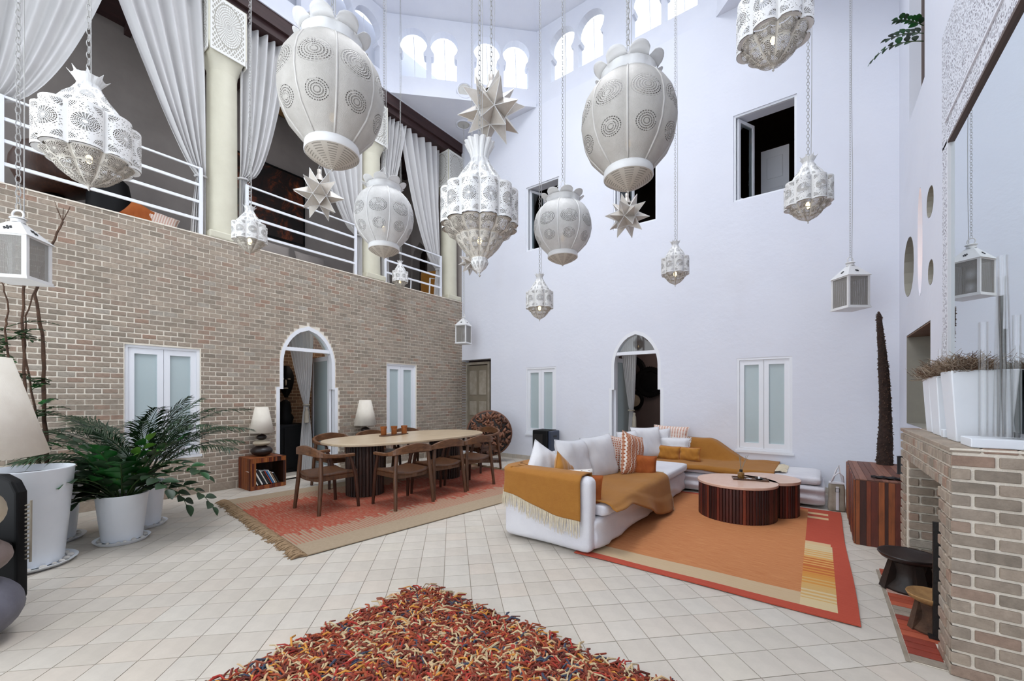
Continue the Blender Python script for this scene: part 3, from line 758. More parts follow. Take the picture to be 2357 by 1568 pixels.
vent((-.028, -3.68, 7.9), (PI/2, 0, PI/2), 'carved round plaster vent above the largest globe lantern, left side')
vent((.56, -.53, ZT-.014), (PI, 0, 0), 'carved round plaster rose on the corner soffit with a chain hanging from it')

# ------------------------------------------------------------ gallery over the brick wall
ob('gallery_floor', G().box(-2.0, -.3, RY, 0, 3.1, 3.2), 'taupe', kind='structure')
ob('wall_gallery', G().box(-2.0, -1.9, RY, .3, 3.2, 7.4), 'taupe', kind='structure')
ge = fix_normals(ob('wall_gallery_end', slab(rect(-1.9, 0, 3.2, 7.4), [[(-1.85, 3.21), (-1.25, 3.21), (-1.25, 5.05), (-1.32, 5.3), (-1.55, 5.5), (-1.78, 5.3), (-1.85, 5.05)]], .25, mpB), 'taupe', kind='structure'))
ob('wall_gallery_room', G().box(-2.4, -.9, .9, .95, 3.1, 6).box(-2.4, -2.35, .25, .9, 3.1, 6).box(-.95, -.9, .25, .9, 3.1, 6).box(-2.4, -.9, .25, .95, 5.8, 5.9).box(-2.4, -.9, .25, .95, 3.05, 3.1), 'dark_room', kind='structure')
ob('ceiling_gallery', G().box(-2.0, -.28, RY, 0, 7.3, 7.4), 'beam', kind='structure')
g = G(); y = RY+.1
while y < -.05: g.box(-1.9, -.28, y, y+.08, 7.18, 7.3); y += .5
ob('gallery_joists', g, 'beam', kind='structure')
ob('trim_timber_beam', G().box(-.30, .03, RY, -.002, 7.33, 7.55).box(-.26, -.02, RY, -.002, 7.2, 7.33), 'beam', kind='structure')
ob('trim_beam_fascia', G().box(-.30, .05, RY, -.002, 7.551, 7.60), 'plaster', kind='structure')
ob('wall_upper_left', G().box(-.35, -.32, RY, 0, 7.4, 9.0), 'plaster', kind='structure')
def pillar(y, label):
    t = thing('gallery_pillar', label, 'pillar', (-.20, y, 3.687), 0, 'gallery pillars')
    ob('shaft', G().lathe([(.20,.10),(.195,.5),(.19,2.55)], 32), 'pillar', t, smooth=True)
    g = G(); g.box(-.22,.22,-.225,.225,0,.11); bev(ob('base', g, 'pillar', t), .02, 2)
    g = G()      # bell from round shaft to square block
    def f(u, v):
        a = 2*PI*u; r = .19+.06*v**2; c_, s_ = math.cos(a), math.sin(a); m = max(abs(c_), abs(s_)); k = v**1.5
        return ((r*(1-k)+.245/m*k)*c_, (r*(1-k)+.245/m*k)*s_, 2.50+.30*v)
    g.grid(f, 40, 6, False); ob('bell', g, 'pillar', t, smooth=True)
    ob('capital_block', G().box(-.245,.245,-.245,.245,2.80,3.52), 'pillar', t)
    for rz in (0, -PI/2, PI/2):
        g = G(); g.add([(.25,-.225,2.70),(.25,.225,2.70),(.25,.225,3.50),(.25,-.225,3.50),(.25,-.225,2.70)][:4], [(0,1,2,3)], [((0,0),(1,0),(1,1),(0,1))])
        p = ob('carved_panel', g, 'carved', t, rot=(0,0,rz)); solid(p, .014, 0)
    return t
pillar(-5.0, 'cream round gallery pillar nearest the camera with a carved square capital')
pillar(-2.44, 'cream round gallery pillar in the middle, partly behind the largest globe lantern')
pillar(-.25, 'cream round gallery pillar in the far corner against the white wall')
pillar(-7.5, 'cream round gallery pillar at the left edge of the photo, only its base in view')
def railing(y0, y1, label):
    t = thing('gallery_railing', label, 'railing', (-.05, y0, 3.687), 0, 'white gallery railings'); L_ = y1-y0
    for yy in (0, L_): ob('post', G().box(-.02,.02,yy-.02,yy+.02,0,.96), 'white', t)
    for k, (zz, r) in enumerate(((.95,.012),(.71,.018),(.47,.018),(.22,.018))):
        ob('rail', G().box(-.012,.012,0,L_,zz-r,zz+r), 'white', t)
railing(-7.10, -5.31, 'white four-bar metal railing on the brick wall behind the pierced lantern, nearest bay')
railing(-4.72, -2.86, 'white four-bar metal railing in the middle gallery bay, behind the star lantern')
railing(-2.19, -.655, 'white four-bar metal railing in the far gallery bay beside the corner pillar')
def curtain(yp, ye, ztie, label, seedv, sgn, xo=-.14, ex=.7):
    """voile hung from the beam from yp (at the pillar) to ye and tied back at the pillar"""
    t = thing('gallery_curtain', label, 'curtain', (0, 0, 0), 0, 'white gallery curtains'); rr = random.Random(seedv)
    ph = [rr.uniform(0, 6) for _ in range(4)]; ztop = 7.19; npl = 6
    def f(u, v):
        # v: 0 top .. 1 tie
        k = (1-v)**ex; width = .10+(abs(ye-yp)-.10)*k
        y = yp+sgn*width*u; z = ztop+(ztie-ztop)*v
        am = .06*(1-.3*v)
        x = xo+am*math.sin(2*PI*npl*u+ph[0]+1.3*math.sin(2.2*v+ph[1]))+.02*math.sin(23*u+ph[2])
        z -= .10*math.sin(PI*min(1, v*1.05))*u*0
        return (x, y, z)
    g = G(); g.grid(f, 110, 26, False); ob('drape', g, 'curtain', t, smooth=True)
    def f2(u, v):
        width = .10+.10*v*(1-.3*v); y = yp+sgn*width*u; z = ztie-v*(ztie-3.72)
        return (xo+(.03+.01*v)*math.sin(2*PI*6*u+ph[3])+.0, y, z)
    g = G(); g.grid(f2, 60, 12, False); ob('tail', g, 'curtain', t, smooth=True)
    ob('tie_band', G().tube([(xo+.05*math.cos(a), yp+sgn*.05+.07*math.sin(a), ztie+.01*math.sin(a)) for a in [2*PI*i/14 for i in range(14)]], .014, 6, closed=True), 'curtain', t)
    return t
curtain(-7.27, -6.10, 4.55, 'white voile curtain at the upper left corner of the photo, tied back to the left', 1, 1, ex=.55)
curtain(-5.235, -6.38, 4.56, 'wide white voile curtain tied to the left side of the nearest pillar', 2, -1, ex=.8)
curtain(-4.79, -4.05, 4.75, 'white voile curtain falling on the right side of the nearest pillar', 3, 1, ex=.5)
curtain(-2.68, -4.02, 4.50, 'white voile curtain behind the star lantern, tied left of the middle pillar', 4, -1, ex=.6)
curtain(-2.20, -1.62, 5.3, 'narrow white voile curtain just right of the middle pillar', 5, 1)
curtain(-.60, -1.78, 4.35, 'white voile curtain tied at the far corner pillar', 6, -1, ex=.6)
# gallery furnishings
t = thing('dome_lamp', 'dark brown domed lamp behind the gallery railing at the left', 'lamp', (-1.35, -6.6, 3.2))
ob('shade', G().lathe([(.02,1.62),(.2,1.6),(.33,1.5),(.40,1.32),(.41,1.2),(.33,1.02),(.2,.94),(.1,.93)], 28), 'darkwood', t, smooth=True)
ob('stem', G().lathe([(.13,0),(.13,.9),(.05,.95)], 16, cap=(True,True)), 'blackmat', t, smooth=True)
t = thing('round_stool', 'black round barrel stool behind the lowest lantern tip on the gallery', 'stool', (-1.0, -6.1, 3.2))
ob('body', G().lathe([(.16,0),(.22,.2),(.25,.6),(.24,.95),(.2,1.2),(.12,1.28),(0,1.3)], 26), 'blackmat', t, smooth=True)
t = thing('canvas_painting', 'dark abstract painting with rust orange marks on the gallery wall', 'painting', (-1.88, -3.62, 5.25))
ob('canvas', G().box(0,.03,-.66,.66,-.62,.78), 'painting', t)
ob('frame', G().box(0,.045,-.69,-.66,-.65,.81).box(0,.045,.66,.69,-.65,.81).box(0,.045,-.66,.66,-.65,-.62).box(0,.045,-.66,.66,.78,.81), 'blackmat', t)
t = thing('ceiling_basket_lamp', 'tan and black banded straw ceiling lamp above the middle gallery bay', 'lamp', (-1.15, -3.5, 7.18))
ob('band_tan', G().lathe([(.52,-.16),(.56,-.1),(.5,-.02)], 32), 'grasscloth', t, smooth=True)
ob('band_black', G().lathe([(.38,-.24),(.46,-.2),(.52,-.16)], 32), 'blackmat', t, smooth=True)
ob('disc', G().lathe([(0,-.28),(.2,-.27),(.38,-.24)], 32), 'grasscloth', t, smooth=True)

# ------------------------------------------------------------ windows and doors
WN = [0]
def casement(u, mp, depth=.05, kind='frost'):
    """closed double casement with frosted panes; (s0,s1,z0,z1)"""
    WN[0] += 1; s0, s1, z0, z1 = u
    g = G(); ring(g, rect(s0, s1, z0, z1), rect(s0+.035, s1-.035, z0+.035, z1-.035), depth-.03, depth+.06, mp)
    fr = fix_normals(ob('window_%d' % WN[0], g, 'white', kind='structure'))
    m = (s0+s1)/2
    for a, b in ((s0+.036, m-.002), (m+.002, s1-.036)):
        g = G(); ring(g, rect(a, b, z0+.036, z1-.036), rect(a+.065, b-.065, z0+.12, z1-.11), depth-.015, depth+.04, mp)
        sh = fix_normals(ob('sash', g, 'white', fr))
        g = G(); g.hexa([mp(a+.06, depth+.01, z0+.115), mp(b-.06, depth+.01, z0+.115), mp(b-.06, depth+.02, z0+.115), mp(a+.06, depth+.02, z0+.115),
                         mp(a+.06, depth+.01, z1-.105), mp(b-.06, depth+.01, z1-.105), mp(b-.06, depth+.02, z1-.105), mp(a+.06, depth+.02, z1-.105)])
        fix_normals(ob('pane', g, kind, sh))
    g = G(); g.hexa([mp(s0-.02, -.018, z0-.035), mp(s1+.02, -.018, z0-.035), mp(s1+.02, depth, z0-.035), mp(s0-.02, depth, z0-.035),
                     mp(s0-.02, -.018, z0), mp(s1+.02, -.018, z0), mp(s1+.02, depth, z0), mp(s0-.02, depth, z0)])
    fix_normals(ob('sill', g, 'white', fr)); return fr
casement(W1, mpL); casement(W2, mpL); casement(W3, mpB, .035); casement(W4, mpB, .035)
def leaf(name, hinge, ang, w, h, z0, parent, glass='glass', knob=True, thick=.04, bar=None, fr=.08):
    """glazed door or window leaf hinged at a point, turned by ang about z; local +x along the leaf"""
    e = G(); mp = lambda s, d, z: (s, d, z)
    ring(e, rect(0, w, 0, h), rect(fr, w-fr, fr*1.1, h-fr), -thick/2, thick/2, mp)
    if bar: e.box(fr, w-fr, -thick/2, thick/2, bar, bar+.06)
    o = fix_normals(ob(name, e, 'white', parent, loc=(hinge[0], hinge[1], z0), rot=(0, 0, ang)))
    ob('pane', G().box(fr-.005, w-fr+.005, -.006, .006, fr, h-fr+.005), glass, o)
    if knob:
        ob('handle', G().tube([(w-fr/2, -.02, h*.45), (w-fr/2, -.07, h*.45), (w-fr/2-.11, -.07, h*.45)], .009, 8).box(w-fr/2-.015, w-fr/2+.015, -.03, -.02, h*.38, h*.5), 'black', o)
    return o
def arch_door(nm, c, mp, w0, w1, depth):
    g = G(); ring(g, arch(c, w0, w1, z0=0), arch(c, w0, w1, z0=0, inset=.055), depth-.06, depth+.05, mp)
    fr = fix_normals(ob(nm, g, 'white', kind='structure'))
    hw = arch_hw(2.19, w0, w1)-.02
    def bx(a, b, z0, z1, d0, d1): return [mp(a,d0,z0),mp(b,d0,z0),mp(b,d1,z0),mp(a,d1,z0),mp(a,d0,z1),mp(b,d0,z1),mp(b,d1,z1),mp(a,d1,z1)]
    fix_normals(ob('transom', G().hexa(bx(c-hw-.02, c+hw+.02, 2.14, 2.20, depth-.05, depth+.04)), 'white', fr))
    lun = [p for p in arch(c, w0, w1, z0=0, inset=.05) if p[1] > 2.2]; k = arch_hw(2.2, w0, w1)-.05
    lun = [(c-k, 2.2)]+[p for p in lun if p[0] < c-1e-6]+[p for p in lun if abs(p[0]-c) < 1e-6]+[p for p in lun if p[0] > c+1e-6]+[(c+k, 2.2)]
    g = G(); g.add([mp(a, depth, b) for a, b in lun], [tuple(range(len(lun)))]); ob('lunette_pane', g, 'glass', fr)
    return fr
d1 = arch_door('door_1', DL, mpL, .53, .475, .06)
leaf('door_leaf', (-.10, DL+.44, 0), 3.03, .80, 2.10, .01, d1, 'frost')
d2 = arch_door('door_2', DB, mpB, .505, .46, .06)
leaf('door_leaf', (DB-.43, .10, 0), 1.55, .80, 2.10, .01, d2, 'frost')
# rooms behind
def room(nm, x0, x1, y0, y1, z0, z1, m, skip=(), fm=None):
    t = .05
    f = dict(left=(x0-t,x0,y0,y1,z0,z1), right=(x1,x1+t,y0,y1,z0,z1), front=(x0,x1,y0-t,y0,z0,z1), back=(x0,x1,y1,y1+t,z0,z1))
    for k, v in f.items():
        if k in skip: continue
        ob('wall_'+nm+'_'+k, G().box(*v), m.get(k, m['*']), kind='structure')
    ob('floor_'+nm, G().box(x0, x1, y0, y1, z0-t, z0), m.get('floor', m['*']), kind='structure')
    ob('ceiling_'+nm, G().box(x0, x1, y0, y1, z1, z1+t), m.get('ceiling', m['*']), kind='structure')
room('side_room', -3.2, -.31, -6.6, -2.35, -.004, 3.04, {'*': 'inbrick', 'floor': 'tile', 'ceiling': 'greywall'}, skip=('right',))
room('back_room', 2.2, 6.6, .31, 3.6, -.004, 3.1, {'*': 'greywall', 'floor': 'tile'}, skip=('front',))
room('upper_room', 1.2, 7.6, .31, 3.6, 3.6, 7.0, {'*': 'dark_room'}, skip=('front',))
for loc, e, c_ in (((4.6, 2.4, 2.8), 32, (1, .84, .76)), ((-2.0, -5.3, 2.7), 10, (1, .8, .6)), ((-.75, -3.0, 2.6), 12, (1, .93, .86)), ((5.5, 2.8, 4.0), 2, (1, .5, .4))):  # added fill lights that brighten the rooms behind, without fixtures
    l = bpy.data.lights.new('interior_lamp', 'POINT'); l.energy = e; l.color = c_; l.shadow_soft_size = .15
    o = bpy.data.objects.new('interior_lamp', l); COL.objects.link(o); o.location = loc
# corner passage with panelled door
ob('wall_passage_left', G().box(-.06, 0, .0, 1.0, 0, 2.6), 'mortar', kind='structure')
g = G(); z = .12
for r_ in range(34):
    z0 = .02+r_*BH; y0 = .0 if r_ % 2 else .07
    for a, b in ((.302, .44),): g.box(-.01, .006, a-.3, b-.3, z0, z0+BH-.011)
ob('passage_bricks', g, 'brick', kind='structure')
ob('wall_passage_right', G().box(.93, .98, .3, .4, 0, 2.6), 'greywall', kind='structure')
ob('wall_passage_end', G().box(-.05, .98, .26, .32, 0, 2.6), 'dark_room', kind='structure')
ob('ceiling_passage', G().box(-.05, .98, .3, .7, 2.25, 2.3), 'greywall', kind='structure')
ob('floor_passage', G().box(-.05, .98, .3, .7, -.05, -.004), 'tile', kind='structure')
d3 = ob('door_3', G().box(.04, .70, .18, .22, .01, 2.12), mat('ivory_door', '#857b6a', '#786f5f', 3, .5), kind='structure')
for z0, z1 in ((.15, .75), (.9, 1.25), (1.4, 2.0)):
    for a, b in ((.10, .33), (.41, .64)):
        bev(ob('door_panel', G().box(a, b, .167, .182, z0, z1), 'canvas', d3), .008, 1)
g = G(); ring(g, rect(.0, .76, 0, 2.2), rect(.04, .70, -.01, 2.14), .15, .24, mpB); fix_normals(ob('door_frame', g, 'canvas', d3))
# upper windows: open casements
for k, (u, ang, sw) in enumerate(((U1, 1.15, .40), (U2, 1.0, .38), (U3, 1.1, .40))):
    WN[0] += 1
    g = G(); ring(g, rect(*u), rect(u[0]+.03, u[1]-.03, u[2]+.03, u[3]-.03), .02, .06, mpB)
    fr = fix_normals(ob('window_%d' % WN[0], g, 'white', kind='structure'))
    leaf('sash', (u[0]+.05, .07, 0), ang, sw, u[3]-u[2]-.07, u[2]+.035, fr, 'glass', False, .035, fr=.05)
WN[0] += 1
g = G(); ring(g, rect(*UR), rect(UR[0]+.05, UR[1]-.05, UR[2]+.05, UR[3]-.05), .10, .16, mpR); wf_ = fix_normals(ob('window_%d' % WN[0], g, 'brown_trim', kind='structure'))
g = G(); g.hexa([mpR(-1.2,.1,UR[2]), mpR(-1.14,.1,UR[2]), mpR(-1.14,.16,UR[2]), mpR(-1.2,.16,UR[2]), mpR(-1.2,.1,UR[3]), mpR(-1.14,.1,UR[3]), mpR(-1.14,.16,UR[3]), mpR(-1.2,.16,UR[3])]); fix_normals(ob('mullion', g, 'white', wf_))
WN[0] += 1
g = G(); ring(g, rect(*NI), rect(NI[0]+.04, NI[1]-.04, NI[2]+.10, NI[3]-.04), .22, .27, mpR); nf = fix_normals(ob('window_%d' % WN[0], g, 'brown_trim', kind='structure'))
g = G().box(RX+.24, RX+.25, NI[0]+.04, NI[1]-.04, NI[2]+.1, NI[3]-.04); ob('pane', g, mat('dark_glass', '#2c2d30', rough=.9, spec=.1), nf)
# things seen through the openings
t = thing('panelled_door', 'white panelled door standing open inside the dark upper right window', 'door', (6.62, 1.25, 3.62))
ob('door_slab', G().box(-.42, .0, 0, .045, 0, 2.15), 'white', t)
for a, b in ((.15, .55), (.75, 1.45), (1.62, 2.0)): bev(ob('door_panel', G().box(-.33, -.09, -.012, .002, a, b), 'white', t), .008, 1)
ob('handle', G().tube([(-.05,-.02,.95),(-.05,-.06,.95),(-.15,-.06,.95)], .01, 6), 'black', t)
t = thing('paper_lantern', 'glowing orange lamp inside the upper right window, near its top edge', 'lamp', (7.0, 1.0, 6.12))
ob('shade', G().lathe([(.02,.16),(.1,.13),(.14,.05),(.14,-.05),(.1,-.13),(.02,-.16)], 20), 'orangelamp', t, smooth=True)
ob('cord', G().tube([(0,0,.15),(0,0,.85)], .006, 5), 'black', t)
def mask(name, label, loc, sc, rot):
    t = thing(name, label, 'mask', loc, rot)
    g = G(); g.grid(lambda u, v: (.10*math.sin(PI*(u))*math.sin(PI*min(max(v,.02),.98))**.5+.0, (u-.5)*.30*(1-.45*(1-v)**2)*sc*(math.sin(PI*min(max(v,.04),.97))**.45), (v-.5)*.62*sc), 16, 18, False)
    ob('face', g, 'blackmat', t, smooth=True)
    g = G()
    for s_ in (-1, 1): g.ball((.10, s_*.055*sc, .05*sc), .012, .03*sc, .014*sc)
    g.ball((.11, 0, -.02*sc), .03, .018*sc, .06*sc); g.ball((.10, 0, -.13*sc), .015, .045*sc, .016*sc); ob('features', g, 'stone_cream', t, smooth=True)
mask('carved_mask', 'dark carved wooden mask on the brick wall inside the left arched doorway', (-1.33, -3.55, 1.66), 1.0, -.5)
ob('wall_side_room_pier', G().box(-1.55, -1.42, -4.6, -2.36, 0, 3.0), 'inbrick', kind='structure')
t = thing('wooden_statue', 'dark wooden figure on a black cabinet inside the left arched doorway', 'statue', (-1.0, -3.72, .86))
ob('torso', G().lathe([(.12,0),(.15,.12),(.10,.2),(.11,.26),(.09,.40),(.03,.45)], 14), 'blackmat', t, smooth=True)
t = thing('black_cabinet', 'black cabinet standing inside the left arched doorway', 'cabinet', (-1.0, -3.9, 0))
bev(ob('body', G().box(-.35, .35, -.55, .45, 0, .86), 'blackmat', t), .01)
for s_ in (-.28, .22): bev(ob('door', G().box(.35, .365, s_-.22, s_+.22, .08, .8), 'blackmat', t), .006)
def drape(name, label, x, y, z0, z1, ztie, w, axis, mt='curtain', seedv=5):
    t = thing(name, label, 'curtain', (x, y, 0)); rr = random.Random(seedv); p0 = rr.uniform(0, 6)
    def f(u, v):
        z = z1+(z0-z1)*v; k = abs(z-ztie)/(z1-ztie) if z > ztie else min(1, (ztie-z)/(z1-ztie))*.45
        wd = .07+(w-.07)*k**.8; s_ = (u-.5)*wd-.22*w*k*(1 if z > ztie else 0); d = .025*math.sin(2*PI*7*u+p0)
        return (s_, d, z) if axis == 'x' else (d, s_, z)
    g = G(); g.grid(f, 80, 36, False); ob('drape', g, mt, t, smooth=True)
    ob('tie_band', G().tube([(.055*math.cos(a), .055*math.sin(a), ztie) for a in [2*PI*i/12 for i in range(12)]], .014, 6, closed=True), 'canvas', t)
    g = G(); g.lathe([(.012,.06),(.028,.04),(.02,.01),(.035,-.02),(.045,-.22)], 12, c=(.07,-.03,ztie-.1)); ob('tassel', g, 'canvas', t, smooth=True)
    return t
drape('door_curtain', 'white curtain with a beige tassel tied inside the left arched doorway', -.45, -3.60, .02, 2.75, 1.22, .55, 'y')
drape('door_curtain', 'grey-white curtain behind the open leaf of the right arched doorway', DB-.24, .45, .02, 2.8, 1.1, .4, 'x', seedv=8)
def basket(label, loc, r, ctr='blackmat', rim='blackmat'):
    t = thing('wall_basket', label, 'basket', loc, 0); t.rotation_euler = (PI/2, 0, 0)
    ob('rim', G().lathe([(r, 0), (r*1.02, .02), (r*.92, .04), (r*.70, .03), (r*.66, .0)], 40), rim, t)
    g = G()
    for i in range(44): a = 2*PI*i/44; g.ball((r*math.cos(a), r*math.sin(a), .02), .022, n=5, m=4)
    ob('fringe', g, rim, t, kind='stuff')
    ob('centre', G().lathe([(0, .035), (r*.35, .03), (r*.66, .015)], 32), ctr, t, smooth=True)
basket('large black fringed wall basket inside the right arched doorway', (3.45, 3.55, 1.74), .40)
basket('black wall basket with a pale centre inside the right arched doorway', (3.03, 3.55, 1.25), .25, 'stone_cream')
basket('dark plain wall basket high up inside the right arched doorway', (2.90, 3.56, 2.0), .46, 'dark_room')

# ------------------------------------------------------------ hanging lanterns
def ceil_z(x, y):
    if x-y < 2.2: return ZT
    d = max(abs(x-cx0), abs(y-cy0), (abs(x-cx0)+abs(y-cy0))*.7071)
    if d < 1.87: return 10.63
    return 10.6-(d-1.87)/(4.33-1.87)*1.45
def chain_mesh(L_, lw=.011, lh=.036, r=.0022):
    g = G(); k = 0; z = 0
    while z < L_:
        pts = []
        for i in range(8):
            a = 2*PI*i/8; s_ = lw*math.cos(a); h = lh/2*math.copysign(abs(math.sin(a))**.7, math.sin(a))
            pts.append((s_, 0, z+lh/2+h) if k % 2 == 0 else (0, s_, z+lh/2+h))
        g.tube(pts, r, 4, closed=True); z += lh-2.6*r; k += 1
    return g
def hang(t, z0, cord=True, lw=.011, lh=.036, r=.0022, rose=True):
    x, y, z = t.location; top = ceil_z(x, y); L_ = top-(z+z0)
    ob('chain', chain_mesh(L_, lw, lh, r), 'chain', t, loc=(0, 0, z0), kind='stuff')
    if cord: ob('cord', G().tube([(lw+.012+.006*math.sin(i), .004*math.cos(1.7*i), z0-.05+(L_+.05)*i/10) for i in range(11)], .003, 5), 'chain', t)
def lobed_lantern(label, loc, H, R, n=8, tiers=2, group='pierced white lobed lanterns', big=False, base='metalwhite', hangkw={}):
    """H total height, R lobe radius; local z=0 at the tip of the finial"""
    t = thing('pierced_lantern', label, 'lantern', loc, .2, group)
    Z = lambda f_: f_*H
    if not big:
        ob('crown', G().lathe([(R*.27,Z(.85),.15),(R*.22,Z(.90),.05),(R*.32,Z(.955),.1)], lob=n, seg=4), 'metalwhite', t)
        g = G()
        for i in range(n):
            a = 2*PI*(i+.5)/n; b = PI/n*.9
            g.add([(R*.24*math.cos(a-b),R*.24*math.sin(a-b),Z(.92)),(R*.24*math.cos(a+b),R*.24*math.sin(a+b),Z(.92)),(R*.40*math.cos(a),R*.40*math.sin(a),Z(.985))],[(0,1,2)])
        solid(ob('crown_points', g, 'metalwhite', t), .002)
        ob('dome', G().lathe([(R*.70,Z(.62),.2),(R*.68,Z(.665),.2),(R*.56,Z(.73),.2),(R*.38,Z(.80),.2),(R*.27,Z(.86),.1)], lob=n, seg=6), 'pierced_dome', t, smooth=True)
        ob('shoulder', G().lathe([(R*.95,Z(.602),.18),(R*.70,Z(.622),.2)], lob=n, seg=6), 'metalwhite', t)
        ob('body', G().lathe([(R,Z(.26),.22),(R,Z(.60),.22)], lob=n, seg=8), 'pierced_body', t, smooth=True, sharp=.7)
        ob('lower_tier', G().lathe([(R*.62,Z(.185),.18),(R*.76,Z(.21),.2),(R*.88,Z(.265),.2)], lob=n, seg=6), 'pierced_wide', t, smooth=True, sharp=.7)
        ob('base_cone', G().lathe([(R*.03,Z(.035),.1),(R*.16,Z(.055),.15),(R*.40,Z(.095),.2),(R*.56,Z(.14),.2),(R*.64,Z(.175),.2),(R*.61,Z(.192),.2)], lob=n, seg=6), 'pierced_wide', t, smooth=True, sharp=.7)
        ob('scalloped_rim', G().lathe([(R*.985,Z(.256),.22),(R*.86,Z(.262),.05)], lob=n, seg=8), base, t)
    else:
        ob('crown', G().lathe([(R*.22,Z(.86),.1),(R*.26,Z(.91),.1),(R*.40,Z(.985),.3)], lob=n, seg=4), 'metalwhite', t)
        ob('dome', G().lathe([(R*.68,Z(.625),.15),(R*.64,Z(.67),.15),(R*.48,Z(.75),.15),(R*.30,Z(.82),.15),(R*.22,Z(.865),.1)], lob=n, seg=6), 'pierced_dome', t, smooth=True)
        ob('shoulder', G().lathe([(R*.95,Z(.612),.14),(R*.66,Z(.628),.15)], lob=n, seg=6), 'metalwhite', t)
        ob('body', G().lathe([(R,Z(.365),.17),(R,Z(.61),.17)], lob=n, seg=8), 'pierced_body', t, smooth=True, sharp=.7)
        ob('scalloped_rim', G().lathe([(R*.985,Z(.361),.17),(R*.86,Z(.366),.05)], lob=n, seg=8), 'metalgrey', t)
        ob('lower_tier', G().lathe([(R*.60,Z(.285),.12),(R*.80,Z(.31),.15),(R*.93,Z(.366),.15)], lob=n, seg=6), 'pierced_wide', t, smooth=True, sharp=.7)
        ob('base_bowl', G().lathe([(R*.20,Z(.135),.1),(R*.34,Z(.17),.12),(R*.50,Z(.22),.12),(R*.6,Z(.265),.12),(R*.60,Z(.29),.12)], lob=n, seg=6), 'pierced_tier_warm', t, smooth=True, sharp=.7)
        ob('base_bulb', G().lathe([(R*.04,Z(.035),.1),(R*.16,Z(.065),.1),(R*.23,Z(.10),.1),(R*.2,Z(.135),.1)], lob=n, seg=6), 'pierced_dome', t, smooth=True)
    ob('finial', G().lathe([(.002,0),(R*.035,Z(.012)),(R*.012,Z(.02)),(R*.04,Z(.035)),(R*.03,Z(.055))], 10, cap=(True,True)), 'metalgrey', t, smooth=True)
    ob('bulb', G().ball((0, 0, Z(.27)), .020, .020, .032, 10, 7), 'bulb', t, smooth=True)
    hang(t, Z(.97), **hangkw); return t
bk = dict(lw=.013, lh=.052, r=.0032)
lobed_lantern('large white pierced lobed lantern in front of the gallery at upper left', (2.761,-6.799,2.89), .856, .285, hangkw=bk)
lobed_lantern('large white pierced lantern cut off by the top edge at upper right', (6.748,-3.573,3.92), .90, .262, 8, hangkw=bk)
lobed_lantern('largest white pierced lantern with fluted crown, hanging below the big star', (4.65,-4.64,2.433), 1.19, .342, 12, big=True, hangkw=bk)
lobed_lantern('small white pierced lantern against the brick wall beside the nearest pillar', (2.37,-5.593,2.832), .51, .158)
lobed_lantern('tiny white pierced lantern in front of the far railing', (.336,-2.12,3.494), .60, .160)
lobed_lantern('small white pierced lantern below the left dark window of the white wall', (4.092,-2.811,2.368), .64, .180)
lobed_lantern('small white pierced lantern hanging low in the middle of the white wall', (5.576,-1.952,2.772), .59, .172)
lobed_lantern('medium white pierced lantern overlapping the large upper right window', (6.953,-2.671,2.985), .63, .192)
def globe(label, loc, H, R, big=True, group='gauze globe lanterns'):
    t = thing('globe_lantern', label, 'lantern', loc, .35, group); n = 8
    gm = 'gauze' if big else 'gauze_white'
    prof = [(.50,.165),(.64,.215),(.83,.29),(.95,.38),(1.0,.48),(.985,.57),(.92,.655),(.80,.725),(.62,.785)]
    ob('globe', G().lathe([(R*a,H*b,.05) for a, b in prof], lob=n, seg=8), gm, t, smooth=True)
    g = G()
    for i in range(n):
        a = 2*PI*i/n
        g.tube([((R*p*.955+.002)*math.cos(a), (R*p*.955+.002)*math.sin(a), H*q_) for p, q_ in prof], .009 if big else .007, 5)
    ob('seams', g, 'seam' if big else 'metalwhite', t, smooth=True)
    ob('collar', G().lathe([(R*.60,H*.78,.06),(R*.565,H*.805,.08),(R*.56,H*.85,.08),(R*.60,H*.88,.1)], lob=n, seg=6), 'metalwhite', t, smooth=True)
    g = G()
    for i in range(n):   # flared round petals
        a0 = 2*PI*i/n; a1 = 2*PI*(i+1)/n; m = (a0+a1)/2
        def f(u, v, a0=a0, a1=a1, m=m):
            a = a0+(a1-a0)*u; w_ = math.sin(PI*u)**.5
            return ((R*.58+R*.17*v*w_)*math.cos(a), (R*.58+R*.17*v*w_)*math.sin(a), H*(.865+.07*v*w_*(1-.3*v)))
        g.grid(f, 8, 3, False)
    solid(ob('petals', g, 'metalwhite', t, smooth=True), .002)
    ob('lower_ring', G().lathe([(R*.505,H*.105),(R*.52,H*.11),(R*.51,H*.16),(R*.48,H*.172)], 40), 'metalwhite', t, smooth=True, sharp=.9)
    ob('base_cone', G().lathe([(.004,H*.012),(R*.12,H*.03),(R*.34,H*.066),(R*.47,H*.096),(R*.50,H*.107)], 40, usc=1), 'gauze_cone', t, smooth=True)
    ob('finial', G().lathe([(.002,0),(.010,H*.008),(.006,H*.02),(.012,H*.03)], 8, cap=(True,True)), 'metalgrey', t, smooth=True)
    ob('bulb', G().ball((0,0,H*.36), .022, .022, .036, 10, 7), 'bulb', t, smooth=True)
    g = G()
    for i in range(4):
        a = PI/4+PI/2*i; g.tube([(R*.55*math.cos(a), R*.55*math.sin(a), H*.85), (0, 0, H*1.0+.10)], .0022, 4)
    ob('hanger', g, 'metalwhite', t)
    hang(t, H+.09, **(bk if big else {})); return t
globe('huge grey gauze globe lantern left of centre, in front of the gallery beam', (3.9,-5.574,3.196), 1.204, .40)
globe('huge grey gauze globe lantern right of centre, in front of the white wall', (5.768,-4.055,3.07), 1.133, .386)
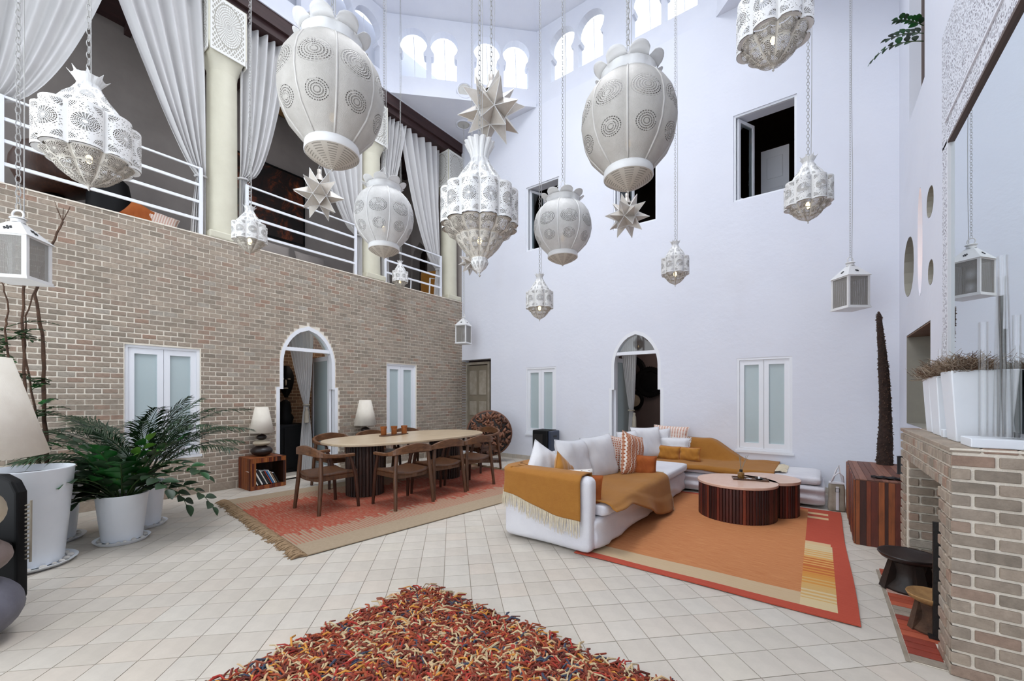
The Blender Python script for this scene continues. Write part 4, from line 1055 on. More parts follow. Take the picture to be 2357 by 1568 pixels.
globe('medium white gauze globe lantern with a glowing bulb, in front of the middle gallery pillar', (3.131,-4.526,2.92), .934, .325, False)
globe('medium white gauze globe lantern in front of the left upper window', (4.734,-3.33,2.842), .866, .324, False)
# star lanterns: icosahedral body, one three-sided spike per face
ph = (1+5**.5)/2
IV = [Vector(p).normalized() for p in [(-1,ph,0),(1,ph,0),(-1,-ph,0),(1,-ph,0),(0,-1,ph),(0,1,ph),(0,-1,-ph),(0,1,-ph),(ph,0,-1),(ph,0,1),(-ph,0,-1),(-ph,0,1)]]
IF = [(0,11,5),(0,5,1),(0,1,7),(0,7,10),(0,10,11),(1,5,9),(5,11,4),(11,10,2),(10,7,6),(7,1,8),(3,9,4),(3,4,2),(3,2,6),(3,6,8),(3,8,9),(4,9,5),(2,4,11),(6,2,10),(8,6,7),(9,8,1)]
def star(label, c, R, rz=0.0, hk={}):
    t = thing('star_lantern', label, 'lantern', c, rz, 'many-pointed star lanterns'); t.rotation_euler = (0, 0, rz)
    rot = Matrix.Rotation(.35, 3, 'X'); rb = R*.46
    for f_ in IF:
        a, b, d = [rot @ IV[k]*rb for k in f_]; tip = (a+b+d).normalized()*R
        ob('spike', G().add([a, b, d, tip], [(0,1,3),(1,2,3),(2,0,3)]), 'star', t)
        for q_ in (): pass
    g = G()
    for f_ in IF:
        a, b, d = [rot @ IV[k]*rb for k in f_]; tip = (a+b+d).normalized()*R
        for p in (a, b, d): g.tube([p, tip], [R*.012, R*.007], 4, cap=False)
    ob('solder_edges', g, 'metalwhite', t)
    ob('neck', G().lathe([(R*.20,R*.55),(R*.10,R*.80),(R*.075,R*.86),(R*.085,R*1.02),(R*.03,R*1.05)], 12), 'star', t, smooth=True)
    hang(t, R*1.03, **hk); return t
star('big silver many-pointed star lantern in front of the clerestory windows', (4.541,-4.347,4.10), .325, .3, bk)
star('silver star lantern in front of the middle gallery railing', (2.55,-4.959,3.64), .275, 1.1)
star('white star lantern in front of the middle upper window', (5.236,-2.705,3.49), .255, .7)
star('small star lantern half hidden behind the largest pierced lantern', (1.612,-1.417,3.98), .26, .2)
def box_lantern(label, loc, H, W, rz, hk={}):
    t = thing('square_lantern', label, 'lantern', loc, rz, 'square white lanterns with gauze sides'); h = H*.56; w_ = W/2
    g = G().box(-w_*1.04,w_*1.04,-w_*1.04,w_*1.04,H*.02,H*.05); g.box(-w_*1.08,w_*1.08,-w_*1.08,w_*1.08,0,H*.02); ob('base', g, 'metalwhite', t)
    for sx in (-1, 1):
        for sy in (-1, 1): ob('corner_post', G().box(sx*w_-.012*sx*2, sx*w_, sy*w_-.012*sy*2, sy*w_, H*.05, H*.05+h), 'metalwhite', t)
    ob('top_plate', G().box(-w_*1.0,w_*1.0,-w_*1.0,w_*1.0,H*.05+h,H*.07+h), 'metalwhite', t)
    z0 = H*.07+h; z1 = H*.86; a, b = w_*1.10, w_*.26
    g = G(); g.add([(-a,-a,z0),(a,-a,z0),(a,a,z0),(-a,a,z0),(-b,-b,z1),(b,-b,z1),(b,b,z1),(-b,b,z1)], [(0,3,2,1),(4,5,6,7),(0,1,5,4),(1,2,6,5),(2,3,7,6),(3,0,4,7)]); ob('roof', g, 'metalwhite', t)
    for k in range(4):
        a_ = PI/2*k; mz = z0+(z1-z0)*.45; rr = (a+b)/2*1.09
        g = G()
        for i in range(6):
            q_ = 2*PI*i/6; g.box(-.004+.016*math.cos(q_), .004+.016*math.cos(q_), -.003, .003, .016*math.sin(q_)-.004, .016*math.sin(q_)+.004)
        g.ball((0,0,0), .010, .004, .010, 6, 4)
        sl = math.atan2(a-b, z1-z0); g.xf(Matrix.Rotation(a_, 4, 'Z') @ Matrix.Translation((0, -rr, mz)) @ Matrix.Rotation(-sl, 4, 'X')); ob('roof_vent', g, 'black', t)
        g = G(); g.add([(-w_+.012,-w_+.006,H*.05),(w_-.012,-w_+.006,H*.05),(w_-.012,-w_+.006,H*.05+h),(-w_+.012,-w_+.006,H*.05+h)], [(0,1,2,3)], [((0,0),(1,0),(1,1.2),(0,1.2))]).xf(Matrix.Rotation(a_, 4, 'Z')); ob('gauze_panel', g, 'gauze_wire', t)
    ob('chimney', G().lathe([(b*1.2,z1),(b*1.2,z1+.02),(b*.9,z1+.025),(b*1.5,H*.92),(b*1.3,H*.935),(.01,H*.95)], 20), 'metalwhite', t, smooth=True, sharp=.7)
    ob('ring', G().tube([(W*.13*math.cos(q_), 0, H*.985+W*.13*math.sin(q_)) for q_ in [2*PI*i/16 for i in range(16)]], .006, 6, closed=True), 'metalwhite', t, smooth=True)
    hang(t, H*.985+W*.12, **hk); return t
box_lantern('square white gauze lantern hanging by the white wall, left of the mirror', (7.352,-.627,2.48), .64, .27, .65)
box_lantern('square white gauze lantern cut by the left edge of the photo', (2.971,-7.141,2.118), .43, .21, .95, bk)
box_lantern('small square white gauze lantern in the corner above the dark doorway', (.54,-.51,2.56), .66, .27, .25)

# ------------------------------------------------------------ rugs
th1 = math.radians(-6.5)
t = thing('dining_rug', 'beige flatweave rug with terracotta centre and jute fringe under the dining table', 'rug', (2.36, -3.42, 0), th1)
def wavy(u, v, w_, l_):
    return ((u-.5)*w_, (v-.5)*l_, .007+.002*math.sin(9*u+3*v))
g = G(); g.grid(lambda u, v: wavy(u, v, 2.72, 4.0), 20, 30); solid(ob('weave', g, 'rug1', t), .008, 1)
rr = random.Random(5)
for s_, nm in ((-1, 'fringe'), (1, 'fringe')):
    g = G()
    for i in range(150):
        x = -1.36+2.72*(i+rr.random()*.5)/150; ln = rr.uniform(.08, .14); dx = rr.uniform(-.04, .04); y0 = s_*2.0
        g.tube([(x, y0, .008), (x+dx*.3, y0+s_*ln*.35, .024), (x+dx*.8, y0+s_*ln*.7, .02), (x+dx*1.2, y0+s_*ln, .006)], [.006, .011, .012, .007], 5)
        if i % 2: g.tube([(x+.01, y0, .006), (x+.02+dx, y0+s_*ln*.6, .008), (x-.01, y0+s_*ln*1.15, .004)], .004, 4)
    ob(nm, g, 'jute', t, kind='stuff')
t = thing('living_room_rug', 'orange striped flatweave rug with red and beige borders under the round tables', 'rug', (0, 0, 0))
g = G(); g.grid(lambda u, v: (5.30+1.935*u+.006*math.sin(8*v), -4.12+2.98*v+.01*math.sin(5*u), .006+.0015*math.sin(14*u+5*v)), 24, 30); solid(ob('weave', g, 'rug2', t), .007, 1)
# shaggy rug in the foreground
t = thing('shaggy_rug', 'thick shaggy rug of rust, cream and blue wool strands in the foreground', 'rug', (0, 0, 0))
SX0, SX1, SY0, SY1 = 4.79, 6.72, -7.25, -5.42
ob('backing', G().box(SX0, SX1, SY0, SY1, .001, .012), 'shag', t)
g = G(); rr = random.Random(11); cnt = 0
while cnt < 11000:
    x, y = rr.uniform(SX0, SX1), rr.uniform(SY0, SY1)
    p = project((x, y, .03))
    if not p or p[1] > 1620 or p[0] < -20 or p[0] > 2400:
        if rr.random() > .04: continue
    cnt += 1
    ln = rr.uniform(.07, .15); a = rr.uniform(0, 2*PI); b = a+rr.uniform(-1.2, 1.2); h = rr.uniform(.015, .06); r = rr.uniform(.0035, .0068)
    c1, s1, c2, s2 = math.cos(a), math.sin(a), math.cos(b), math.sin(b)
    g.tube([(x, y, .01), (x+c1*ln*.3, y+s1*ln*.3, h*.9), (x+c1*ln*.55+c2*ln*.1, y+s1*ln*.55+s2*ln*.1, h+.006), (x+c1*ln*.6+c2*ln*.45, y+s1*ln*.6+s2*ln*.45, h*.7+.004)], [r*.8, r, r, r*.75], 5)
ob('pile', g, 'shag', t, kind='stuff')
ob('loose_yarn', G().tube([(SX0+.03, SY1-.03, .04), (SX0-.01, SY1+.05, .05), (SX0+.02, SY1+.11, .03), (SX0+.07, SY1+.13, .012), (SX0+.06, SY1+.10, .012), (SX0+.03, SY1+.09, .012)], .0035, 5), 'jute', t, smooth=True)

# ------------------------------------------------------------ dining table, cups, chairs
TR = math.radians(-4); TC = (1.80, -3.06)
t = thing('dining_table', 'long oval travertine dining table on two ribbed dark wooden drums', 'table', (*TC, 0), TR)
def sup(a, hx, hy, p=2.6): c_, s_ = math.cos(a), math.sin(a); return (hx*math.copysign(abs(c_)**(2/p), c_), hy*math.copysign(abs(s_)**(2/p), s_))
tt = ob('tabletop', G().prism([sup(2*PI*i/72, .70, 1.36) for i in range(72)], .715, .75), 'travertine', t); bev(tt, .008, 2)
for yy in (-.88, .62):
    b = ob('pedestal', G().lathe([(.235,.01),(.235,.714)], 40, c=(.16 if yy < 0 else .1, yy, 0), cap=(True,True)), 'darkwood', t, smooth=True, sharp=.7)
    for i in range(34):
        a = 2*PI*i/34; me_ = None
        cxx, cyy = (.16 if yy < 0 else .1)+.238*math.cos(a), yy+.238*math.sin(a)
        key = 'rib'
        if key not in cache: cache[key] = G().lathe([(.018,.012),(.019,.36),(.018,.71)], 8, cap=(True,True)).mesh('rib', 'slat_dark', True, .9)
        place('rib', cache[key], b, loc=(cxx, cyy, 0))
tr_ = thing('cup_tray', 'dark oval wooden tray under three cups on the dining table', 'tray', (1.50, -3.15, .75), TR+.25)
bev(ob('tray', G().prism([sup(2*PI*i/40, .10, .30, 3) for i in range(40)], 0, .014), 'walnut', tr_), .005)
for k, nm in enumerate(('leftmost', 'middle', 'rightmost')):
    t = thing('ceramic_cup', '%s of three tall terracotta cups on the dining table tray' % nm, 'cup', (1.50+(k-1)*.035, -3.15+(k-1)*.175, .765), 0, 'terracotta cups on the tray')
    ob('cup', G().lathe([(.0,.0),(.040,0),(.044,.01),(.043,.09),(.050,.10),(.052,.13),(.047,.13),(.040,.015),(0,.012)], 20), 'clay', t, smooth=True, sharp=.8)
def make_chair(label):
    t = thing('dining_chair', label, 'chair', (0,0,0), 0, 'walnut dining chairs')
    # curved seat
    def top(u, v):
        x = (u-.5)*.50*(1-.06*(1-v)); y = (v-.5)*.47; return (x, y-.03*(1-(2*u-1)**2)*(1-v), .435+.028*((2*u-1)**2)+.006*v)
    g = G(); g.grid(top, 14, 10); o = ob('seat', g, 'walnut', t, smooth=True); solid(o, .034, -1)
    g = G()
    def fr(y, dz): return [(-.225,y,.40+dz),(0,y-(.03 if y < 0 else 0),.385+dz),(.225,y,.40+dz)]
    for y in (-.22, .215):
        P_ = [(x_, y-(.035*(1-(x_/.225)**2) if y < 0 else 0), .405) for x_ in (-.225, -.12, 0, .12, .225)]
        for a, b in zip(P_, P_[1:]): g.hexa([(a[0],a[1]-.012,.375),(b[0],b[1]-.012,.375),(b[0],b[1]+.012,.375),(a[0],a[1]+.012,.375),(a[0],a[1]-.012,.43),(b[0],b[1]-.012,.43),(b[0],b[1]+.012,.43),(a[0],a[1]+.012,.43)])
    for x in (-.235, .235): g.box(x-.012, x+.012, -.22, .21, .38, .43)
    ob('seat_frame', g, 'walnut', t)
    for sx in (-1, 1):
        ob('leg', G().tube([(sx*.285,-.275,0),(sx*.262,-.235,.42),(sx*.235,-.225,.70)], [.021,.026,.022], 10), 'walnut', t, smooth=True, sharp=.9)
        ob('leg', G().tube([(sx*.265,.245,0),(sx*.25,.215,.40),(sx*.262,.13,.655)], [.018,.025,.019], 10), 'darkwood', t, smooth=True, sharp=.9)
    # backrest and arms: one swept band, tall behind and flat at the arms
    g = G(); K = 26; rings = []
    for i in range(K+1):
        s_ = -1+2*i/K; a = abs(s_)
        ang = s_*PI*.5; x = .285*math.sin(ang)*(1 if a < .5 else 1)+0; x = .285*math.copysign(min(1, abs(math.sin(min(a, .62)/.62*PI/2))), s_)
        y = -.285+.10*(min(a, .62)/.62)**3 if a <= .62 else -.185+(a-.62)/.38*.36
        hh = .056-.038*min(1, a/.72)**1.5; zc = .735-.075*min(1, a/.75)**1.6; th_ = .014+.010*min(1, a/.7)
        if a < .62: dx, dy = math.cos(min(a, .62)/.62*PI/2), .35*(a/.62)**2
        else: dx, dy = 0, 1
        l_ = math.hypot(dx, dy); nx, ny = -dy/l_*math.copysign(1, s_)*-1, -dx/l_
        if s_ < 0: nx = -nx*1
        nx = (dy/l_)*math.copysign(1, s_)
        rings.append([(x+nx*th_, y+ny*th_*1, zc-hh), (x+nx*th_, y+ny*th_, zc+hh), (x-nx*th_, y-ny*th_, zc+hh), (x-nx*th_, y-ny*th_, zc-hh)])
    vs = [p for r_ in rings for p in r_]; fs = []
    for i in range(K):
        for k in range(4): fs.append((i*4+k, i*4+(k+1)%4, i*4+4+(k+1)%4, i*4+4+k))
    fs += [(3,2,1,0), tuple(K*4+k for k in range(4))]
    o = fix_normals(ob('back_rail', g.add(vs, fs), 'walnut_rail', t)); bev(o, .008, 3, .7)
    return t
CH = [(2.17,-4.64,0,'walnut armchair at the near end of the dining table, closest to the bookshelf cube'),
      (2.74,-3.97,PI/2,'walnut armchair on the sofa side of the dining table, nearest the camera'),
      (2.71,-3.33,PI/2,'walnut armchair on the sofa side of the dining table, the middle one'),
      (2.71,-2.69,PI/2,'walnut armchair on the sofa side of the dining table, nearest the root disc'),
      (2.0,-1.62,PI,'walnut armchair at the far end of the dining table, before the root disc'),
      (1.06,-3.86,-PI/2,'walnut armchair on the brick wall side of the table, behind its left end'),
      (1.10,-3.15,-PI/2,'walnut armchair on the brick wall side, in front of the second table lamp'),
      (1.16,-2.45,-PI/2,'walnut armchair on the brick wall side, behind the terracotta cups')]
c0_ = None
for x, y, rz, lab in CH:
    z0 = .010
    if c0_ is None: c0_ = make_chair(lab); c0_.location = (x, y, z0); c0_.rotation_euler = (0, 0, rz)
    else: dup(c0_, (x, y, z0), rz-.05 if rz else 0, lab)

# ------------------------------------------------------------ cube table, books, stone lamps
t = thing('cube_bookshelf', 'open cube side table of striped reclaimed wood holding books', 'side table', (.21, -4.60, 0), 0)
HX, HY, HZ = .20, .245, .46
for z0, z1, nm in ((0, .055, 'bottom'), (HZ-.055, HZ, 'top')): ob(nm+'_panel', G().box(-HX, HX, -HY, HY, z0, z1), 'darkwood', t)
ob('back_panel', G().box(-HX, -HX+.02, -HY, HY, .055, HZ-.055), 'darkwood', t)
rr = random.Random(2)
def strips(parent, axis, fixed, a0, a1, z0, z1, w_=.028, th_=.008, mt='reclaimed', out=1, tag_=''):
    a = a0
    while a < a1-.004:
        ww = min(rr.uniform(.6, 1.5)*w_, a1-a); d = th_*rr.uniform(.6, 1.25)
        g = G()
        if axis == 'y': g.box(fixed, fixed+out*d, a+.0008, a+ww-.0008, z0, z1)
        elif axis == 'x': g.box(a+.0008, a+ww-.0008, fixed, fixed+out*d, z0, z1)
        place('strip', g.mesh('strip', mt), parent); a += ww
for s_ in (-1, 1):
    sp = ob('side_panel', G().box(-HX, HX, s_*HY-(.03 if s_ > 0 else -.03), s_*HY, 0, HZ), 'darkwood', t); strips(sp, 'x', s_*HY, -HX, HX, 0, HZ, out=s_)
fr_ = ob('front_frame', G().box(HX-.004, HX, -HY, HY, 0, .06).box(HX-.004, HX, -HY, HY, HZ-.06, HZ), 'darkwood', t)
strips(fr_, 'y', HX, -HY, HY, 0, .06); strips(fr_, 'y', HX, -HY, HY, HZ-.065, HZ); strips(fr_, 'y', HX, -HY, -HY+.075, .06, HZ-.065); strips(fr_, 'y', HX, HY-.035, HY, .06, HZ-.065)
sp = ob('top_boards', G().box(-HX, HX, -HY, HY, HZ, HZ+.002), 'darkwood', t)
a = -HY
while a < HY-.01: 
    b = min(a+.05, HY); place('board', G().box(-HX, HX, a+.001, b-.001, HZ+.002, HZ+.008).mesh('board', 'reclaimed'), sp); a = b
bc = ['#e8e4dc', '#1c1c20', '#f0ece6', '#22242c', '#d9d4cc', '#2a2a2e', '#b5483a', '#3d78b0', '#e3e0da', '#8b6f57', '#1d1d1f']
bl = ['slim white book leaning at the left end of the cube shelf', 'black book second from the left in the cube shelf', 'white book third from the left in the cube shelf', 'dark navy book in the middle of the cube shelf', 'pale grey book in the middle of the cube shelf, between two dark books', 'charcoal book right of the middle in the cube shelf', 'thin red book in the cube shelf beside the blue one', 'blue book in the cube shelf', 'white book leaning right of the blue one in the cube shelf', 'brown book near the right end of the cube shelf', 'black book at the far right end of the cube shelf']
y = -4.60-.150
for i, (c_, l_) in enumerate(zip(bc, bl)):
    w_ = [.016,.026,.018,.03,.014,.026,.010,.018,.014,.012,.02][i]; h = [.235,.25,.26,.25,.24,.22,.225,.215,.225,.19,.17][i]
    b = thing('book', l_, 'book', (.33, y, .063), 0, 'books in the cube shelf'); b.rotation_euler = (.46, 0, 0)
    cov = mat('book_cover_%d' % i, c_, rough=.5)
    ob('cover', G().box(-.075, .075, 0, w_, 0, h), cov, b); ob('pages', G().box(-.074, .068, w_*.15, w_*.85, h, h+.0015), 'cushwhite', b)
    y += w_+.0105
t = thing('glass_jar', 'small glass jar standing on the books inside the cube table', 'jar', (.22, -4.72, .30))
ob('jar', G().lathe([(0,0),(.03,0),(.032,.05),(.026,.08)], 16), 'glass', t, smooth=True); ob('lid', G().lathe([(.028,.08),(.028,.095),(0,.097)], 16), 'iron', t)
def stone_lamp(label, loc, stones, shade, rz=0.3):
    """stones: (material, rx, rz, z centre); shade: (r_bottom, r_top, z0, z1)"""
    t = thing('stone_lamp', label, 'lamp', loc, rz, 'lamps of stacked stones')
    for m_, rx, rzz, zc in stones:
        g = G(); g.ball((0,0,0), rx, rx*.92, rzz, 28, 16)
        g.v = [(x*(1+.03*math.sin(3*y/rx)), y, z_*(1+.06*math.sin(2.3*x/rx+1))) for x, y, z_ in g.v]
        ob('stone', g, m_, t, smooth=True, loc=(0,0,zc))
    rb, rt, z0, z1 = shade
    ob('stem', G().tube([(0,0,stones[-1][3]),(0,0,z0+.06)], .012, 10), 'canvas', t)
    o = ob('lamp_shade', G().lathe([(rb,z0),(rt,z1)], 4 if False else 36), 'lampshade', t, smooth=True); solid(o, .003)
    ob('shade_top', G().lathe([(0,z1-.01),(rt*.98,z1-.005)], 36), 'lampshade', t, smooth=True)
    g = G(); g.ball((0,0,z0+.12), .03, .03, .045, 12, 8); ob('bulb', g, 'lampshade', t)
stone_lamp('lamp of three stacked stones with a cream shade on the cube table', (.20,-4.61,.470), [('stone_dark',.155,.078,.078),('stone_cream',.125,.045,.198),('stone_dark',.072,.045,.285)], (.168,.088,.355,.745))
stone_lamp('stone lamp with a cream shade behind the dining table, left of the second window', (.22,-2.83,.47), [('stone_dark',.15,.075,.075),('stone_cream',.12,.045,.19),('stone_dark',.085,.048,.280)], (.205,.105,.365,.835))
t = thing('wooden_box_table', 'low wooden cube table hidden behind the dining chairs under a stone lamp', 'side table', (.22,-2.83,0))
bev(ob('body', G().box(-.2,.2,-.2,.2,0,.46), 'darkwood', t), .008); sp = ob('front_panel', G().box(.2,.204,-.2,.2,0,.46), 'darkwood', t); strips(sp, 'y', .204, -.2, .2, 0, .46)
stone_lamp('giant stone floor lamp with a cream shade at the left edge of the photo', (3.19,-7.41,0), [('stone_grey',.31,.185,.185),('stone_taupe',.26,.115,.475),('stone_cream',.235,.15,.735),('stone_dark',.12,.06,.935)], (.385,.235,1.05,1.615))

# ------------------------------------------------------------ heater, root disc
t = thing('gas_heater', 'black portable heater standing against the white wall', 'heater', (2.62,-.30,0), 0)
bev(ob('body', G().box(-.20,.16,-.20,.18,.05,.70), 'blackmat', t), .025, 3)
bev(ob('side_panel', G().box(.161,.22,-.19,.17,.06,.69), 'navy', t), .02, 2)
ob('front_grille', G().box(-.16,.05,-.206,-.2,.44,.62), 'iron', t); ob('vent_slot', G().box(.2201,.222,-.08,.05,.56,.60), 'black', t)
for x in (-.15,.15):
    for y in (-.13,.12): ob('caster', G().ball((x,y,.025), .025, .02, .025, 10, 6), 'black', t)
t = thing('root_disc', 'round teak root sculpture standing on a small base in the corner', 'sculpture', (1.50,-.74,0), .66)
DR = .455; DZ = .60
ob('disc_body', G().lathe([(0,-.05),(DR*.9,-.05),(DR,-.02),(DR,.02),(DR*.9,.05),(0,.05)], 48).xf(Matrix.Translation((0,0,DZ)) @ Matrix.Rotation(PI/2, 4, 'X')), 'darkstool', t, smooth=True)
ob('rim', G().tube([(DR*math.cos(2*PI*i/60), .0, DZ+DR*math.sin(2*PI*i/60)) for i in range(60)], .028, 8, closed=True), 'root', t, smooth=True)
rr = random.Random(4)
for k in range(190):
    rad = DR*.93*math.sqrt(rr.random()); a = rr.uniform(0, 2*PI); x, z = rad*math.cos(a), rad*math.sin(a); b = rr.uniform(0, 2*PI); ln = rr.uniform(.06,.14); w_ = rr.uniform(.012,.030)
    P_ = []
    for i in range(4):
        u = i/3-.5; P_.append((x+math.cos(b)*ln*u*2*.5+.012*math.sin(7*u+k), -.052-rr.uniform(.0,.03)*math.cos(PI*u), z+math.sin(b)*ln*u*2*.5+.012*math.cos(5*u+k)))
    ob('root_piece', G().tube([(p[0], p[1], DZ+p[2]) for p in P_], [w_*.5, w_, w_, w_*.45], 6), 'root', t, smooth=True)
bev(ob('base', G().box(-.20,.22,-.13,.13,0,.06), 'walnut', t), .008); ob('foot', G().lathe([(.05,.06),(.03,.16)], 12, cap=(True,True)), 'iron', t, smooth=True)

# ------------------------------------------------------------ sofa
def soft(x0, x1, y0, y1, z0, z1, r=.06, cuts=7, amp=.012, fr=3.0, drop=0, seg=3):
    """soft upholstered block: rounded, subdivided and gently creased"""
    bm = bmesh.new(); bmesh.ops.create_cube(bm, size=1)
    for v in bm.verts: v.co = Vector(((x0+x1)/2+v.co.x*(x1-x0), (y0+y1)/2+v.co.y*(y1-y0), (z0+z1)/2+v.co.z*(z1-z0)))
    bmesh.ops.subdivide_edges(bm, edges=[e for e in bm.edges], cuts=cuts, use_grid_fill=True)
    cx_, cy_, cz_ = (x0+x1)/2, (y0+y1)/2, (z0+z1)/2; hx, hy, hz = (x1-x0)/2-r, (y1-y0)/2-r, (z1-z0)/2-r
    for v in bm.verts:
        d = v.co-Vector((cx_, cy_, cz_)); q_ = Vector((max(-hx, min(hx, d.x)), max(-hy, min(hy, d.y)), max(-hz, min(hz, d.z)))); e = d-q_
        if e.length > 1e-6: d = q_+e.normalized()*min(e.length, r) if e.length > r else d
        v.co = Vector((cx_, cy_, cz_))+d
        n_ = Vector((noise.noise(v.co*fr), noise.noise(v.co*fr+Vector((7,0,0))), noise.noise(v.co*fr+Vector((0,9,0)))*.5))
        v.co += n_*amp
        if drop and v.co.z < z0+.12: v.co.x += math.sin(v.co.y*16)*drop; v.co.y += math.sin(v.co.x*18)*drop
    g = G(); g.v = [tuple(v.co) for v in bm.verts]; bm.verts.index_update(); g.f = [tuple(v.index for v in f.verts) for f in bm.faces]; bm.free(); return g
def creased(g, dirv, amp, wl, box_):
    """diagonal drape folds on the slipcover"""
    x0, x1, y0, y1, z0, z1 = box_
    out = []
    for (x, y, z) in g.v:
        if x0 <= x <= x1 and y0 <= y <= y1 and z0 <= z <= z1:
            k = amp*math.sin((y*.9+z*2.6+.15*math.sin(5*y))/wl)*min(1, (z1-z)/.1+.2)
            x += dirv[0]*k; y += dirv[1]*k
        out.append((x, y, z))
    g.v = out; return g
t = thing('sofa', 'white slipcovered sofa section with the high arm nearest the camera', 'sofa', (0,0,0))
g = soft(4.60, 5.50, -4.05, -1.13, .03, .31, .05, 26, .010, 3.0, .003); creased(g, (1, 0), .010, .07, (5.4, 5.6, -4.1, -1.0, 0, .30)); ob('slipcover_base', g, 'linen', t, smooth=True)
# high arm with a raised front post, swept corner
g = soft(4.52, 5.46, -4.13, -3.98, .02, .68, .06, 24, .008, 3); g.v = [(x, y-(.03*math.sin((x-4.5)*8)*max(0, .3-z)), z-(.0)) for x, y, z in g.v]
ob('arm', g, 'linen', t, smooth=True)
g = soft(4.50, 4.68, -4.06, -1.10, .02, .68, .07, 22, .01, 3); ob('back', g, 'linen', t, smooth=True)
for a, b in ((-3.97, -2.55), (-2.53, -1.13)):
    ob('seat_cushion', soft(4.68, 5.54, a, b, .315, .43, .045, 16, .008, 4), 'linen', t, smooth=True)
t = thing('sofa', 'white slipcovered sofa section along the white wall, half under a mustard throw', 'sofa', (0,0,0))
g = soft(4.56, 7.10, -1.07, -.12, .03, .27, .05, 26, .009, 3.0, .003); creased(g, (0, -1), .012, .05, (5.5, 7.2, -1.2, -.95, 0, .27)); ob('slipcover_base', g, 'linen', t, smooth=True)
g = soft(4.50, 5.72, -.20, -.03, .02, .68, .06, 18, .008, 3); ob('back', g, 'linen', t, smooth=True)
g = soft(4.50, 4.66, -1.08, -.10, .02, .66, .06, 14, .008, 3); ob('side_back', g, 'linen', t, smooth=True)
for a, b in ((4.68, 5.95), (5.97, 7.06)):
    ob('seat_cushion', soft(a, b, -1.05, -.20, .275, .375, .045, 16, .008, 4), 'linen', t, smooth=True)

def cushion(label, loc, w_, h, thk, rot, mt='cushwhite', name='cushion', group='cushions on the sofa', trim=None, seedv=0):
    """loc = centre; local x width, z height, y thickness; rot euler"""
    t = thing(name, label, 'cushion', loc, 0, group); t.rotation_euler = rot
    rr_ = random.Random(seedv); p1, p2 = rr_.uniform(0, 6), rr_.uniform(0, 6)
    g = G()
    for sgn in (-1, 1):
        def f(u, v):
            a, b = 2*u-1, 2*v-1
            e = ((1-a**4)*(1-b**4))**.5; x = a*w_/2*(1-.07*(1-b*b)); z = b*h/2*(1-.07*(1-a*a))
            wr = .006*math.sin(9*a*b+p1)*e+.004*math.sin(12*a+p2+5*b)*e
            return (x, sgn*(thk/2*e**1.1+wr*(1 if sgn > 0 else -1)), z-.02*h*(1-b)*(1-a*a))
        b0 = len(g.v); g.grid(f, 20, 20)
        if sgn > 0:
            k0 = len(g.f)-400
            for k in range(k0, len(g.f)): g.f[k] = g.f[k][::-1]; g.uv[k] = g.uv[k][::-1]
    ob('cover', g, mt, t, smooth=True)
    P_ = []
    for i in range(80):
        s_ = i/20; k = int(s_); u = (s_-k)*2-1
        a, b = [(u, -1), (1, u), (-u, 1), (-1, -u)][k]; P_.append((a*w_/2*(1-.07*(1-b*b)), 0, b*h/2*(1-.07*(1-a*a))-.02*h*(1-b)*(1-a*a)))
    if trim == 'fringe':
        g = G()
        for i, p in enumerate(P_):
            for q_ in range(2):
                d = Vector(p).normalized(); a = rr_.uniform(-.5, .5); d = Vector((d.x*math.cos(a)-d.z*math.sin(a), rr_.uniform(-.3,.3), d.x*math.sin(a)+d.z*math.cos(a)))
                g.tube([p, tuple(Vector(p)+d*.018), tuple(Vector(p)+d*.03+Vector((0,0,-.008)))], .0045, 4)
        ob('fringe', g, 'cushwhite', t, kind='stuff')
    else: ob('piping', G().tube(P_, .0042, 5, closed=True), trim or mt, t, smooth=True)
    return t
L_ = .20   # backward lean
cushion('white square cushion in the near corner of the sofa, left of the mustard one', (4.78,-3.74,.62), .50, .46, .15, (-.3,.55,1.1), seedv=1)
cushion('mustard cushion standing between white cushions near the sofa arm', (4.93,-3.66,.585), .36, .34, .11, (-.2,.60,1.5), 'ochre', seedv=2)
cushion('small white cushion with brown blotches just behind the high arm', (5.10,-3.70,.52), .36, .30, .12, (-.55,0,.7), 'blotch', seedv=3)
cushion('large white cushion left of the middle of the sofa back', (4.85,-3.28,.66), .56, .50, .19, (-.28,.06,PI/2-.12), seedv=4)
cushion('large white cushion in the middle of the sofa, left of the checked one', (4.93,-2.80,.66), .56, .52, .20, (-.22,-.05,PI/2-.25), seedv=5)
cushion('flat white cushion behind the heater side of the sofa back', (4.76,-3.60,.60), .44, .40, .12, (-.3,0,PI/2), seedv=15)
cushion('checked terracotta cushion leaning behind the striped one', (5.02,-2.40,.64), .50, .48, .15, (-.12,.15,1.30), 'check', seedv=6)
cushion('pink and white embroidered striped cushion in the middle of the sofa', (5.17,-2.36,.655), .50, .52, .15, (-.10,.25,1.42), 'stripe', seedv=7)
cushion('small rust cushion with tassels in front of the striped one', (5.33,-2.35,.535), .26, .25, .11, (-.15,.05,.35), 'rust', seedv=8)
cushion('dark mustard cushion lying behind the high arm on the throw', (5.28,-3.90,.515), .36, .30, .10, (-.15,0,.1), 'rust', seedv=9)
cushion('white cushion in the far corner of the sofa, leftmost of the far row', (4.75,-1.35,.63), .50, .46, .17, (-.25,0,PI/2-.2), seedv=10)
cushion('white cushion in the far corner of the sofa, second of the far row', (4.83,-.80,.64), .52, .50, .18, (-.25,0,.9), seedv=11)
cushion('grey-white creased cushion left of the fringed white one', (4.86,-.50,.60), .50, .48, .18, (-.2,-.05,.35), seedv=12)
cushion('checked terracotta cushion on top of the far sofa back', (5.06,-.32,.72), .56, .34, .13, (-.25,.03,.05), 'check', seedv=13)
